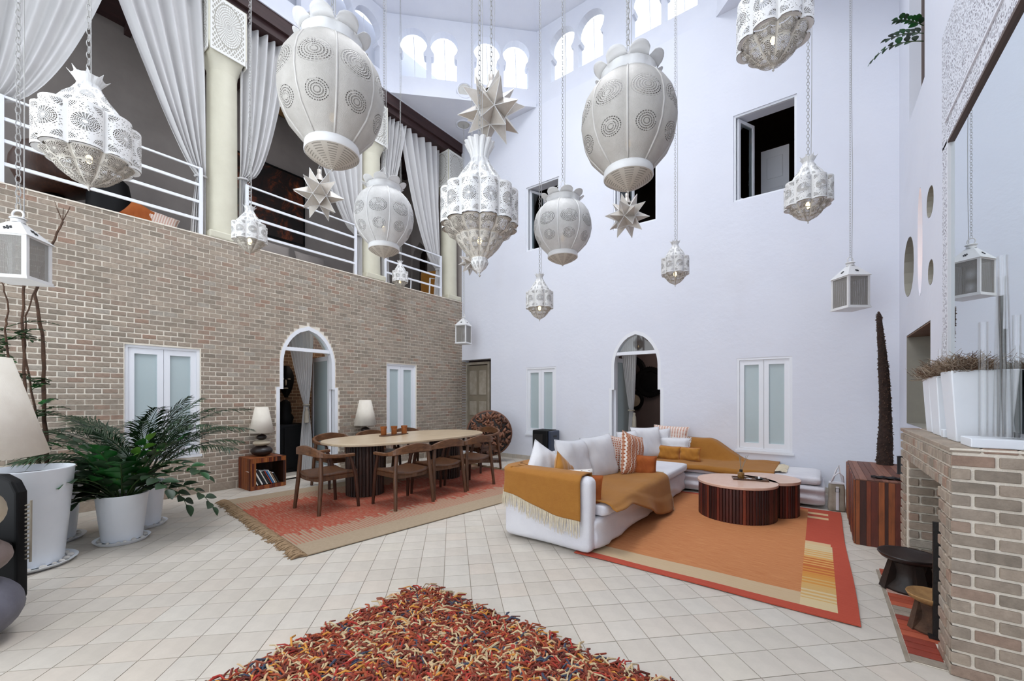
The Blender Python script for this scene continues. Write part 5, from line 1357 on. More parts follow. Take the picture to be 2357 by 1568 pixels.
cushion('white oblong cushion with a fringed edge behind the two ochre cushions', (5.10,-.52,.56), .60, .32, .14, (-.3,0,.08), 'cushwhite', trim='fringe', seedv=14)
cushion('left one of the two small ochre oblong cushions on the far sofa', (5.13,-.70,.49), .36, .22, .10, (-.22,.04,.10), 'ochre', trim='rust', seedv=16)
cushion('right one of the two small ochre oblong cushions on the far sofa', (5.44,-.66,.49), .32, .21, .10, (-.22,-.03,-.05), 'ochre', trim='rust', seedv=17)

# throws: cloth sheets that follow the sofa
def sheet(name, f, nu, nv, parent, mt='throw', thk=.010):
    g = G(); g.grid(f, nu, nv); o = ob(name, g, mt, parent, smooth=True); solid(o, thk, 1); return o
def interp(P_, u):
    """piecewise profile by arclength"""
    L = [0]
    for a, b in zip(P_, P_[1:]): L.append(L[-1]+math.dist(a, b))
    s_ = u*L[-1]
    for i in range(len(P_)-1):
        if s_ <= L[i+1] or i == len(P_)-2:
            k = (s_-L[i])/(L[i+1]-L[i]); return tuple(a+(b-a)*k for a, b in zip(P_[i], P_[i+1]))
t = thing('throw_blanket', 'mustard wool throw with cream fringe over the near sofa arm', 'throw', (0,0,0))
def th_a(u, v):
    # u across: from behind the back corner round to the arm's right end; v: 0 inside seat .. 1 outer hem
    path = [(4.47,-3.40),(4.465,-3.9),(4.48,-4.06),(4.56,-4.165),(4.72,-4.175),(5.0,-4.175),(5.385,-4.17)]
    x, y = interp(path, u); hem = .43-.11*max(0, (u-.45))/.55*1.0-.03*math.sin(9*u)
    inn = (Vector((5.0,-3.6))-Vector((x, y))); inn = (Vector((1,0)) if u < .35 else Vector((.0,1)) if u > .52 else Vector((.7,.7)))
    if v < .22:
        k = v/.22; d = .22*(1-k)**1; z = .60+.10*k-.0
        if k < .5: return (x+inn.x*.24, y+inn.y*.24, .50+.20*k*2*.95)
        kk = (k-.5)*2; return (x+inn.x*(.24-.20*kk), y+inn.y*(.24-.20*kk), .695+.012*math.sin(PI*kk))
    k = (v-.22)/.78; ct = min(1, k/.12)
    z = .70-(.70-hem)*k; o = .006*math.sin(20*u*1.7+4*k)*k
    return (x-inn.x*(-.04*(1-ct)+o+.004), y-inn.y*(-.04*(1-ct)+o+.004), z)
sheet('blanket', th_a, 70, 36, t)
g = G(); rr = random.Random(9)
for i in range(190):
    u = (i+.5)/190; p = Vector(th_a(u, 1.0)); ln = rr.uniform(.10, .15); a = rr.uniform(-.02, .02)
    out_ = Vector((-.008, -.008, 0)) if u < .45 else Vector((0, -.008, 0))
    g.tube([p+out_*.5+Vector((0,0,.004)), p+out_+Vector((a*.3,0,-ln*.4)), p+out_*1.3+Vector((a, a*.3 if u < .4 else 0, -ln))], [.0042,.0036,.002], 4)
ob('fringe', g, 'fringe', t, kind='stuff')
t = thing('throw_blanket', 'mustard wool throw spread over the near sofa seat and hanging down its front', 'throw', (0,0,0))
def th_b(u, v):
    # v along the sofa (-3.9 .. -2.0), u from the back to the hanging hem
    y = -3.93+1.62*v+.10*u*(v-.3); hk_ = max(0, min(1, (v-.12)/.75)); hang_ = .02+.33*hk_*hk_*(3-2*hk_)
    P_ = [(4.74, .446), (5.52, .446), (5.565, .425), (5.575, .40), (5.62, .40-hang_)]
    x, z = interp(P_, u); z += .006*math.sin(13*u+6*v)+.004*math.sin(21*v+3*u)
    if u > .86: x += .02*math.sin(16*v)*(u-.86)/.14+.012
    return (x, y, z)
sheet('blanket', th_b, 50, 60, t)
g = G()
for i in range(110):
    u = (i+.5)/110; p = Vector(th_b(u, 1.0)); ln = rr.uniform(.07,.12)
    if p.x < 5.5: g.tube([p, p+Vector((rr.uniform(-.02,.02), ln*.5, .004)), p+Vector((rr.uniform(-.03,.03), ln, -.004))], .0032, 4)
    else: g.tube([p, p+Vector((.012, .02, -ln*.5)), p+Vector((.014, .03, -ln))], .0032, 4)
ob('fringe', g, 'fringe', t, kind='stuff')
t = thing('throw_blanket', 'mustard wool throw over the back and seat of the far sofa', 'throw', (0,0,0))
def th_c(u, v):
    # u along x, v from behind the back, over it, down to the seat and over the front
    x = 4.95+1.62*u; k = max(0, min(1, (x-5.58)/.62)); k = k*k*(3-2*k); top = .70-.30*k
    P_ = [(-.012, max(.40, top-.06)), (-.02, top), (-.20, top-.002), (-.245, top-.04 if top > .47 else .392), (-.36+.06*k, .395), (-1.05, .393), (-1.085, .36), (-1.09, .30+.03*math.sin(4*u))]
    y, z = interp(P_, v); return (x, y, z+.005*math.sin(15*u+7*v)+.003*math.sin(31*u))
sheet('blanket', th_c, 60, 60, t)
g = G()
for i in range(160):
    v = .25+.55*(i+.5)/160; p = Vector(th_c(1.0, v)); ln = rr.uniform(.07,.13)
    g.tube([p, p+Vector((ln*.5, rr.uniform(-.02,.02), .012)), p+Vector((ln, rr.uniform(-.03,.03), -.004))], .0055, 4)
ob('fringe', g, 'fringe', t, kind='stuff')

# ------------------------------------------------------------ round coffee tables
def drum_table(label, c, r, h, rz):
    t = thing('round_coffee_table', label, 'coffee table', (*c, .009), rz, 'round slatted coffee tables')
    b = ob('drum', G().lathe([(r-.02,0),(r-.02,h-.03)], 44, cap=(True,True)), 'darkwood', t, smooth=True, sharp=.7)
    n = int(2*PI*r/.033); w_ = 2*PI*r/n*.86
    for i in range(n):
        a = 2*PI*i/n; k = rr.random()
        g = G().rbox(-.012,.004,-w_/2,w_/2,0,h-.032,.004)
        place('slat', g.mesh('slat', 'slat'), b, loc=(r*math.cos(a)-.004*math.cos(a), r*math.sin(a)-.004*math.sin(a), 0), rot=(0,0,a))
    bev(ob('tabletop', G().lathe([(r+.012,h-.03),(r+.012,h)], 56, cap=(True,True)), 'pinkmarble', t), .006, 2)
    return t
drum_table('larger round slatted coffee table with a pink stone top, nearer the camera', (6.27,-1.99), .40, .405, 0)
def lobe_table():
    c2, r = (6.545,-1.60), .315; h = .405
    t = thing('round_coffee_table', 'smaller round slatted coffee table behind and right of the larger one', 'coffee table', (*c2, .009), 0, 'round slatted coffee tables')
    b = ob('drum', G().lathe([(r-.02,0),(r-.02,h-.03)], 44, cap=(True,True)), 'darkwood', t, smooth=True, sharp=.7); n = int(2*PI*r/.033); w_ = 2*PI*r/n*.86
    for i in range(n):
        a = 2*PI*i/n; x, y = c2[0]+r*math.cos(a), c2[1]+r*math.sin(a)
        if math.hypot(x-6.27, y+1.99) < .41: continue
        place('slat', G().rbox(-.012,.004,-w_/2,w_/2,0,h-.032,.004).mesh('slat', 'slat'), b, loc=((r-.004)*math.cos(a), (r-.004)*math.sin(a), 0), rot=(0,0,a))
    pts = []
    for i in range(64):
        a = 2*PI*i/64; x, y = (r+.012)*math.cos(a), (r+.012)*math.sin(a); dx, dy = c2[0]+x-6.27, c2[1]+y+1.99; d = math.hypot(dx, dy)
        if d < .414: x, y = 6.27+dx/d*.414-c2[0], -1.99+dy/d*.414-c2[1]
        pts.append((x, y))
    bev(ob('tabletop', G().prism(pts, h-.03, h), 'pinkmarble', t), .006, 2)
lobe_table()
t = thing('serving_tray', 'flat dark wooden tray on the larger round coffee table', 'tray', (6.40,-1.86,.415), .25)
bev(ob('tray', G().box(-.19,.17,-.085,.085,0,.008), 'walnut', t), .003)
g = G(); ring(g, rect(-.19,.17,-.085,.085), rect(-.183,.163,-.078,.078), 0, .016, lambda s, d, z: (s, z, d)); fix_normals(ob('rim', g, 'walnut', t))
t = thing('reed_diffuser', 'amber reed diffuser with thin reeds on the coffee table tray', 'diffuser', (6.30,-1.875,.424), 0)
ob('bottle', G().lathe([(0,0),(.034,0),(.036,.008),(.035,.062),(.016,.072),(.014,.088),(0,.089)], 20), 'gold', t, smooth=True, sharp=.8)
ob('collar', G().lathe([(.017,.072),(.017,.10),(0,.101)], 14), 'iron', t)
for k, (dx, dy) in enumerate(((-.012,.0),(.0,.01),(.05,.03),(.075,-.01),(-.02,-.01))): ob('reed', G().tube([(0,0,.08),(dx,dy,.25+.01*k)], .0022, 5), 'canvas', t)
t = thing('small_dish', 'small metal dish with a white candle on the coffee table tray', 'dish', (6.48,-1.835,.424), 0)
ob('dish', G().lathe([(0,0),(.03,0),(.045,.012),(.042,.012),(.0,.004)], 20), 'iron', t, smooth=True); ob('candle', G().lathe([(.012,.004),(.012,.03),(0,.034)], 12), 'cushwhite', t, smooth=True)
t = thing('white_bead', 'white bead ornament lying beside the diffuser on the tray', 'ornament', (6.355,-1.90,.424), 0)
g = G()
for i in range(7): g.ball((.012*i*.6+.01, .012*math.sin(i), .007), .007, n=8, m=6)
ob('beads', g, 'cushwhite', t, smooth=True, kind='stuff')

# ------------------------------------------------------------ wooden chest, tote, trunk
t = thing('wooden_chest', 'chest of striped reclaimed wood between the sofa and the fireplace', 'chest', (0,0,0))
CX0, CX1, CY0, CY1, CH_ = 7.31, 7.82, -2.32, -.97, .60
bev(ob('carcass', G().box(CX0,CX1,CY0,CY1,.0,CH_), 'darkwood', t), .004, 1)
rr = random.Random(21)
fp = ob('front_panel', G().box(CX0,CX1,CY0-.004,CY0,0,CH_), 'darkwood', t); strips(fp, 'x', CY0-.004, CX0, CX1, 0, CH_, .040, .012, out=-1)
lp = ob('side_panel', G().box(CX0-.004,CX0,CY0,CY1,0,CH_), 'darkwood', t); strips(lp, 'y', CX0-.004, CY0, CY1, 0, CH_, .048, .010, out=-1)
tp = ob('top_panel', G().box(CX0,CX1,CY0,CY1,CH_,CH_+.003), 'darkwood', t); a = CX0
topm = ramp_mat('weathered_board', [(0, '#7b4f3e'), (.3, '#6a4133'), (.6, '#875a48'), (.85, '#5c382c')], .6, .3, 40, (8, .8, 8), .3, 6)
while a < CX1-.01:
    b = min(a+rr.uniform(.03,.06), CX1); place('board', G().box(a+.001,b-.001,CY0,CY1,CH_+.003,CH_+.010+rr.uniform(0,.002)).mesh('board', topm), tp); a = b
t = thing('cactus_trunk', 'tall dark dried cactus trunk standing on the chest against the white wall', 'sculpture', (7.63,-1.10,.612), 0)
g = G(); K = 60; P_ = []; R_ = []
rr = random.Random(31)
def trunk(u, v):
    z = 1.74*v; a = 2*PI*u; r = (.048*(1-v)**.75+.020)*(1+.05*math.sin(13*v)+.07*noise.noise(Vector((math.cos(a)*2, math.sin(a)*2, z*9)))+.10*noise.noise(Vector((math.cos(a)*6, math.sin(a)*6, z*40))))
    if v > .97: r *= max(.05, (1-v)/.03)**.5
    if v < .05: r *= 1.05
    bx_ = -.035*v+.02*math.sin(4*v); return (bx_+r*math.cos(a), .01*math.sin(6*v)+r*math.sin(a), z)
g.grid(trunk, 26, 150, False); ob('trunk', g, 'cactus', t, smooth=True)
g = G()
for i in range(420):
    v = rr.random()**1.2; u = rr.random(); p = Vector(trunk(u, v)); c_ = Vector((-.035*v, 0, p.z)); n_ = (p-c_); n_.z = 0
    if n_.length < 1e-4: continue
    n_.normalize(); g.add([p+Vector((0,0,.012)), p-Vector((n_.y*.006, -n_.x*.006, 0)), p+Vector((n_.y*.006, -n_.x*.006, 0)), p+n_*.012+Vector((0,0,.002))], [(0,1,3),(1,2,3),(2,0,3)])
ob('spines', g, 'bark', t, kind='stuff')
t = thing('black_vase', 'small black cylinder vase on the right end of the chest', 'vase', (7.70,-1.75,.612), 0)
ob('vase', G().lathe([(0,0),(.045,0),(.040,.01),(.040,.17),(.046,.175),(.036,.175),(.034,.02),(0,.015)], 20), 'black', t, smooth=True, sharp=.8)
t = thing('flat_black_tray', 'thin black feathered tray lying on the front edge of the chest', 'tray', (7.60,-2.18,.612), .05)
g = G(); g.grid(lambda u, v: ((u-.5)*.34, (v-.5)*.085*math.sin(PI*min(.98,max(.03,u*.9+.08)))**.5, .006+.012*(2*v-1)**2+.004*math.sin(30*u)), 24, 6); solid(ob('tray', g, 'black', t, smooth=True), .006)
t = thing('tote_bag', 'grey canvas tote bag with a buckle strap standing beside the chest', 'bag', (7.205,-1.02,.0), .1)
g = soft(-.085,.085,-.06,.06,.0,.34,.03,10,.008,6); g.v = [(x*(1-.12*z/.34), y*(1-.25*z/.34), z) for x, y, z in g.v]; ob('body', g, 'canvas', t, smooth=True)
ob('flap', G().box(-.07,.07,-.05,.05,.33,.345), 'linen', t); ob('strap', G().box(-.014,.014,-.068,-.060,.02,.30), 'linen', t); ob('buckle', G().tube([(-.018,-.07,.24),(.018,-.07,.24),(.018,-.07,.28),(-.018,-.07,.28)], .003, 5, closed=True), 'iron', t)
ob('handle', G().tube([(-.06,-.03,.33),(-.03,-.04,.42),(.02,-.03,.47),(.06,0,.42),(.07,.02,.33)], .009, 6), 'linen', t, smooth=True)
ob('handle', G().tube([(-.04,.03,.33),(.0,.04,.48),(.03,.03,.55),(.045,.03,.40),(.06,.03,.33)], .009, 6), 'linen', t, smooth=True)

# ------------------------------------------------------------ fireplace (bricks one by one)
FX, FY0, FY1, FZ = 7.558, -4.395, -2.87, 1.135
OY0, OY1, OZ = -4.15, -3.06, .925
t = thing('brick_fireplace', 'pale brick fireplace with an open hearth under the mirror, right edge', 'fireplace', (0,0,0))
XB = RX-.001
cr = G(); g = G()
def flu(s, d, z): return (FX+.01+d, s, z)
core = slab([(FY0+.01,0),(OY0,0),(OY0,OZ),(OY1,OZ),(OY1,0),(FY1-.01,0),(FY1-.01,FZ-.008),(FY0+.01,FZ-.008)], [], XB-FX-.01, flu)
core = fix_normals(ob('mortar_core', core, 'mortar', t))
ob('firebox_back', G().box(XB-.02, XB-.001, OY0, OY1, 0, OZ), 'brick_dark', t)
rr = random.Random(41); fb = []
def brickrow(z0, z1, kind_, s0, s1, off, L_=.162):
    s = s0-off
    while s < s1-.001:
        a, b = max(s, s0), min(s+L_-.015, s1)
        if b-a > .02: fb.append((kind_, a, b, z0, z1))
        s += L_
z = .0; r_ = 0; FH = .0655
while z < FZ-.03:
    z1 = min(z+FH-.015, FZ-.004)
    off = .08 if r_ % 2 else 0
    brickrow(z, z1, 'N', FX+.004, XB, off)                     # near face, plane y=FY0
    brickrow(z, z1, 'F', FY0+.0, OY0-.0, off*.5, .125) if z < OZ-.02 else None
    brickrow(z, z1, 'F', OY1, FY1, off*.5, .125) if z < OZ-.02 else None
    if z >= OZ-.02: brickrow(z, z1, 'F', FY0, FY1, off*.5, .085)
    if z < OZ-.02: brickrow(z, z1, 'I', FX+.02, XB-.02, off, .148)
    z += FH; r_ += 1
for kd, a, b, z0, z1 in fb:
    p_ = rr.uniform(.004,.008)
    if kd == 'N': gg = G().rbox(a, b, FY0-p_+.004, FY0+.03, z0, z1, .003)
    elif kd == 'F': gg = G().rbox(FX-p_+.004, FX+.03, a+.002, b-.002, z0, z1, .003)
    else: gg = G().rbox(a, b, OY1-.02-.004-p_*0, OY1-.001, z0, z1, .003)
    place('brick', gg.mesh('brick', 'brick' if kd != 'I' else 'brick'), t)
tc_ = ob('mantel_top', G().box(FX, XB, FY0, FY1, FZ-.01, FZ), 'mortar', t)
y = FY0
while y < FY1-.05:
    for x0, x1 in ((FX-.004, FX+.105), (FX+.115, FX+.225), (FX+.235, XB)):
        place('brick', G().rbox(x0, x1, y+.002, min(y+.215, FY1), FZ-.02, FZ+.004, .003).mesh('brick', 'brick'), tc_)
    y += .222
hb = thing('brick_hearth', 'red brick hearth strip on the floor in front of the fireplace', 'hearth', (0,0,0))
ob('edging', G().box(FX-.16, FX-.14, -4.385, -2.98, .0005, .006), 'grout', hb); ob('bed', G().box(FX-.14, XB-.02, -4.37, -2.98, .0003, .004), 'mortar', hb)
y = -4.37; k = 0
while y < -3.0:
    for x0, x1 in ((FX-.138, FX+.06), (FX+.07, FX+.29)):
        if x1 > FX and not (OY0 < y and y+.06 < OY1): x1 = min(x1, FX-.004)
        if x1-x0 < .02: continue
        mt_ = 'brick' if (k in (0, 8, 9)) else 'redbrick'
        place('brick', G().rbox(x0, x1, y, y+.062, .002, .012, .002).mesh('brick', mt_), hb)
    y += .071; k += 1
t = thing('fire_poker_stand', 'tall black iron bar with a knob standing inside the fireplace opening', 'fire tool', (7.585,-4.03,.014), 0)
ob('bar', G().box(-.03,.06,-.012,.012,0,.66), 'iron', t); ob('knob', G().lathe([(.012,.66),(.022,.68),(.012,.71),(.018,.73),(0,.745)], 12, c=(.02,0,0)), 'iron', t, smooth=True)
ob('foot', G().box(-.05,.14,-.03,.03,0,.015), 'iron', t)
def stool(label, loc, r, h, mtop, mbody):
    t = thing('carved_stool', label, 'stool', loc, .4, 'small carved wooden stools')
    ob('dish', G().lathe([(0,h*.84),(r*.5,h*.85),(r*.95,h*.98),(r,h),(r*1.02,h*.97),(r*.9,h*.86),(r*.55,h*.76),(0,h*.76)], 32), mtop, t, smooth=True)
    ob('body', G().lathe([(r*.62,h*.80),(r*.52,h*.5),(r*.56,h*.3),(r*.9,h*.06),(r*.88,0),(0,0)], 28), mbody, t, smooth=True)
    for k in range(4):
        a = PI/2*k; ob('leg', G().hexa([(r*.5,-r*.16,.0),(r*.98,-r*.2,0),(r*.98,r*.2,0),(r*.5,r*.16,0),(r*.45,-r*.13,h*.8),(r*.66,-r*.14,h*.8),(r*.66,r*.14,h*.8),(r*.45,r*.13,h*.8)]).xf(Matrix.Rotation(a, 4, 'Z')), mbody, t)
stool('dark carved stool with a dished round top in front of the fireplace opening', (7.545,-3.30,.013), .165, .25, 'stone_dark', 'darkstool')
stool('smaller carved stool with a tan top partly behind the fireplace jamb', (7.565,-3.93,.013), .11, .21, 'grasscloth', 'bark')

# ------------------------------------------------------------ mirror with pierced surround
MY1, MZT = -2.665, 3.405; MY0 = -5.6; MZ0 = 1.20
t = thing('wall_mirror', 'large wall mirror above the fireplace framed by a white pierced screen', 'mirror', (0,0,0))
ob('glass', G().box(XB-.006, XB-.004, MY0, MY1, MZ0, MZT), 'mirror', t)
ob('top_screen', G().box(XB-.020, XB-.001, MY0, MY1+.22, MZT+.022, MZT+.98), 'filigree', t)
ob('inner_bead', G().box(XB-.03, XB-.020, MY0, MY1+.08, MZT+.20, MZT+.215), 'white', t)
ob('side_screen', G().box(XB-.020, XB-.001, MY1+.02, MY1+.20, MZ0, MZT+.045), 'filigree', t)
ob('side_bead', G().box(XB-.026, XB-.001, MY1, MY1+.02, MZ0, MZT+.045), 'white', t)
ob('lower_edge', G().box(XB-.026, XB-.001, MY0, MY1+.0, MZT, MZT+.022), 'brown_trim', t)
# planters, dried moss, glass tubes on the mantel
rr = random.Random(51); MT = FZ+.005
def dried(parent, x0, x1, y0, y1, z, n):
    g = G()
    for i in range(n):
        x, y = rr.uniform(x0, x1), rr.uniform(y0, y1); a = rr.uniform(0, 2*PI); l_ = rr.uniform(.03,.085); P_ = [Vector((x, y, z-.01+rr.uniform(0,.045)))]
        for k in range(3):
            a += rr.uniform(-1.3,1.3); P_.append(P_[-1]+Vector((math.cos(a)*l_*.4, math.sin(a)*l_*.4, l_*rr.uniform(-.1,.5))))
        g.tube(P_, .0012, 3)
    ob('dried_moss', g, mat_moss, parent, kind='stuff')
mat_moss = ramp_mat('dried_moss', [(0, '#8d7a66'), (.3, '#6c5846'), (.6, '#a39484'), (.85, '#54382a')], .95, 0)
def planter(label, y, w0, w1, h):
    t = thing('white_planter', label, 'planter', (7.74, y, MT), 0, 'tall white planters on the mantel')
    a, b = w0/2, w1/2
    g = G(); L0 = [(-a,-a),(a,-a),(a,a),(-a,a)]; L1 = [(-b,-b),(b,-b),(b,b),(-b,b)]; L2 = [(x*.9, y_*.9) for x, y_ in L1]
    g.add([(x,y_,0) for x,y_ in L0]+[(x,y_,h) for x,y_ in L1]+[(x,y_,h) for x,y_ in L2]+[(x,y_,h-.03) for x,y_ in L2], [(3,2,1,0)]+[(i,(i+1)%4,4+(i+1)%4,4+i) for i in range(4)]+[(4+i,4+(i+1)%4,8+(i+1)%4,8+i) for i in range(4)]+[(8+i,8+(i+1)%4,12+(i+1)%4,12+i) for i in range(4)])
    bev(ob('pot', g, 'pot', t), .006, 2); ob('soil', G().box(-b*.9,b*.9,-b*.9,b*.9,h-.035,h-.028), 'soil', t); dried(t, -b*1.05, b*.25, -b*1.3, b*1.3, h+.0, 900)
planter('tall white planter with dried moss, farthest on the mantel', -3.28, .17, .21, .375)
planter('tall white planter with dried moss, middle one on the mantel', -3.56, .19, .23, .38)
planter('largest tall white planter with dried moss, nearest on the mantel', -3.97, .20, .25, .395)
t = thing('white_block', 'small white ceramic block between two planters on the mantel', 'ornament', (7.70,-3.74,MT)); bev(ob('block', G().box(-.06,.06,-.04,.03,0,.05), 'pot', t), .004)
t = thing('tube_tray', 'long white ceramic tray holding tall glass tubes at the near end of the mantel', 'tray', (7.76,-4.28,MT)); bev(ob('tray', G().box(-.125,.11,-.09,.10,0,.045), 'pot', t), .004)
tubes = [(7.705,-4.235,.585,.019,.0,0,'glass tube in the mantel tray, shortest of the near group'),
         (7.745,-4.255,.71,.015,.015,0,'leaning glass tube at the left of the crowd over the mantel tray'),
         (7.757,-4.275,.80,.017,.0,.0,'second tallest glass tube in the mantel tray'),
         (7.775,-4.285,.90,.020,-.02,0,'tallest glass tube in the mantel tray'),
         (7.80,-4.30,.60,.016,0,0,'glass tube at the right edge of the photo in the mantel tray'),
         (7.735,-3.25,.70,.014,0,0,'tall glass tube rising from the farthest planter'),
         (7.70,-3.33,.58,.012,0,0,'middle glass tube rising from the farthest planter'),
         (7.77,-3.43,.48,.012,0,0,'short glass tube between the two farther planters')]
for x, y, h, r, lean, _, lab in tubes:
    z0 = MT+(.047 if y < -4.1 else .0)
    if y > -4.1: z0 = MT+.355; h -= .36
    if y == -3.43: z0 = MT
    if y == -3.43: h = .47
    tb = thing('glass_tube', lab, 'glass tube', (x, y, z0), 0, 'tall glass tubes on the mantel')
    o = ob('tube', G().lathe([(.0,.002),(r,.002),(r,h),(r-.0022,h),(r-.0022,.006)], 20), 'tube', tb, smooth=True, sharp=.8, rot=(0, lean, 0))

# ------------------------------------------------------------ plants and pots
def pot(label, loc, rt, rb, h, saucer=True, group='white plant pots', soil_k=.93):
    t = thing('plant_pot', label, 'pot', loc, 0, group)
    ob('pot', G().lathe([(0,.02),(rb,.02),(rb+.004,.03),(rt-.003,h-.012),(rt,h-.006),(rt-.002,h),(rt-.014,h),(rt-.018,h-.05),(rb,.05)], 44), 'pot', t, smooth=True, sharp=.8)
    ob('soil', G().lathe([(0,h*soil_k+.01),(rt*.5,h*soil_k+.008),(rt-.018,h*soil_k)], 28), 'soil', t, smooth=True)
    if saucer:
        ob('saucer', G().lathe([(0,0),(rb*1.25,0),(rb*1.42,.028),(rb*1.44,.034),(rb*1.40,.034),(rb*1.22,.012),(0,.01)], 44), 'pot', t, smooth=True, sharp=.8)
        n = int(rb*110)
        for i in range(n):
            a = 2*PI*i/n+rr.uniform(-.1,.1); q_ = rb*1.16+rr.uniform(-.01,.012); s_ = rr.uniform(.011,.02)
            place('pebble', PEB[i % 3], t, loc=(q_*math.cos(a), q_*math.sin(a), .026), rot=(rr.uniform(0,.5), 0, rr.uniform(0, 6))).scale = (s_*1.3, s_, s_*.75)
    return t
PEB = []
for i in range(3):
    g = G().ball((0,0,0), 1, 1, 1, 8, 6); PEB.append(g.mesh('pebble', 'pebble', True))
pot('white pot of the leafy low plant, nearest the camera of the pair by the wall', (1.66,-6.43,0), .195, .145, .455)
pot('white pot behind the leafy plant, standing closer to the brick wall', (1.22,-6.20,0), .20, .15, .47)
pot('tallest white plant pot, behind the giant lamp', (1.84,-7.03,0), .27, .20, .80)
pot('white pot mostly hidden behind the tallest pot', (1.12,-6.86,0), .24, .18, .66)
# palm: fronds with paired leaflets
def frond(base, az, elev, L_, droop, n=34, ll=.26, seedv=0):
    r_ = random.Random(seedv); g = G(); P_ = []; a = elev; p = Vector(base); d = Vector((math.cos(az), math.sin(az), 0)); side = Vector((-d.y, d.x, 0)); K = 22
    for i in range(K+1):
        P_.append(p.copy()); a2 = a-droop*(i/K)**1.6; p = p+(d*math.cos(a2)+Vector((0,0,1))*math.sin(a2))*(L_/K)
    g.tube(P_, [.006*(1-.8*i/K)+.0012 for i in range(K+1)], 5)
    for i in range(n):
        u = .26+.73*i/n; k = u*K; j = int(k); q_ = P_[j].lerp(P_[min(j+1,K)], k-j); tdir = (P_[min(j+1,K)]-P_[max(j-1,0)]).normalized(); nrm = side.cross(tdir)
        ln = ll*math.sin(PI*min(1, (u-.26)/.73*.86+.12))**.6*r_.uniform(.85,1.1)
        for s_ in (-1, 1):
            ld = (side*s_*.72+tdir*(.75+.3*u)+nrm*.12*r_.uniform(-.5,1.5)).normalized(); m = q_+ld*ln*.5; e = q_+ld*ln+Vector((0,0,-.10*ln*r_.uniform(1,3.5))); w_ = ld.cross(nrm).normalized()*.0075
            g.add([q_, m-w_, e, m+w_], [(0,1,2,3)])
    return g
t = thing('areca_palm', 'feathery dark green palm arching in front of the left frosted window', 'palm', (1.22,-6.20,.43), 0)
rr = random.Random(61)
specs = [(.64,.95,1.45,1.25),(.5,.75,1.35,1.1),(-2.4,.9,1.45,1.2),(-2.6,1.1,1.3,1.1),(-2.9,.95,1.35,1.15),(-2.2,.6,1.2,.9),(.35,1.05,1.35,1.25),(.75,1.2,1.25,1.0),(1.25,1.15,1.5,1.35),(1.6,1.32,1.2,.8),(2.2,1.2,1.1,1.0),(-.3,1.15,1.2,1.1),(-.9,1.1,1.25,1.2),(-1.5,1.05,1.35,1.3),(-1.9,1.2,1.25,1.0),(-2.5,1.15,1.1,.9),(.1,1.35,1.1,.9),(1.0,.85,1.2,1.2),(-1.2,.8,1.25,1.2),(-1.7,.75,1.2,1.05),(1.45,.9,1.4,1.25),(0.9,1.4,1.15,.7),(-2.1,.95,1.15,1.1),(1.9,.95,1.2,1.1)]
for i, (az, el, L_, dr) in enumerate(specs):
    ob('frond', frond((rr.uniform(-.05,.05), rr.uniform(-.05,.05), 0), az, el, L_*.93, dr, 40, .30, i), 'palm', t)
# ZZ plant with paired glossy leaves
def leaf_mesh(L_, w_, nm, mt, curl=.25, n=5):
    g = G()
    def f(u, v):
        a = 2*v-1; ww = w_*math.sin(PI*min(.995, max(.005, u))**.85)**.75
        return (L_*u, a*ww/2, curl*L_*(.1*math.sin(PI*u)-.25*u*u)+abs(a)*ww*.18)
    g.grid(f, n, 2, False); return g.mesh(nm, mt, True)
ZL = [leaf_mesh(.085,.060,'leaf',m_) for m_ in ('leaf','leafdark','leaf','leaflight')]
def leaf_stem(parent, base, az, elev, L_, droop, n, mats_=(0,1,2), scale=1.0, r0=.007, bare=.25, seedv=0, nm='stem'):
    r_ = random.Random(seedv); P_ = []; p = Vector(base); d = Vector((math.cos(az), math.sin(az), 0)); K = 16; side = Vector((-d.y, d.x, 0))
    for i in range(K+1):
        P_.append(p.copy()); a2 = elev-droop*(i/K)**1.4; p = p+(d*math.cos(a2)+Vector((0,0,1))*math.sin(a2))*(L_/K)
    st = ob(nm, G().tube(P_, [r0*(1-.75*i/K) for i in range(K+1)], 6), 'stem', parent, smooth=True)
    for i in range(n):
        u = bare+(1-bare)*i/(n-1); k = u*K; j = min(int(k), K-1); q_ = P_[j].lerp(P_[j+1], k-j); td = (P_[j+1]-P_[j]).normalized(); up = side.cross(td)*-1
        s_ = -1 if i % 2 else 1
        if i == n-1: ld = td
        else: ld = (side*s_*.9+td*.55+up*r_.uniform(-.1,.35)).normalized()
        yv = up.cross(ld).normalized(); zv = ld.cross(yv); sc = scale*r_.uniform(.85,1.15)*(1-.25*u)
        mx = Matrix((ld, yv, zv)).transposed().to_4x4(); o = place('leaf', ZL[mats_[r_.randrange(len(mats_))]], st, loc=q_); o.rotation_euler = mx.to_euler(); o.scale = (sc,)*3
    return st
t = thing('zz_plant', 'glossy round-leaved plant with drooping stems in the near white pot', 'plant', (1.66,-6.43,.41), 0)
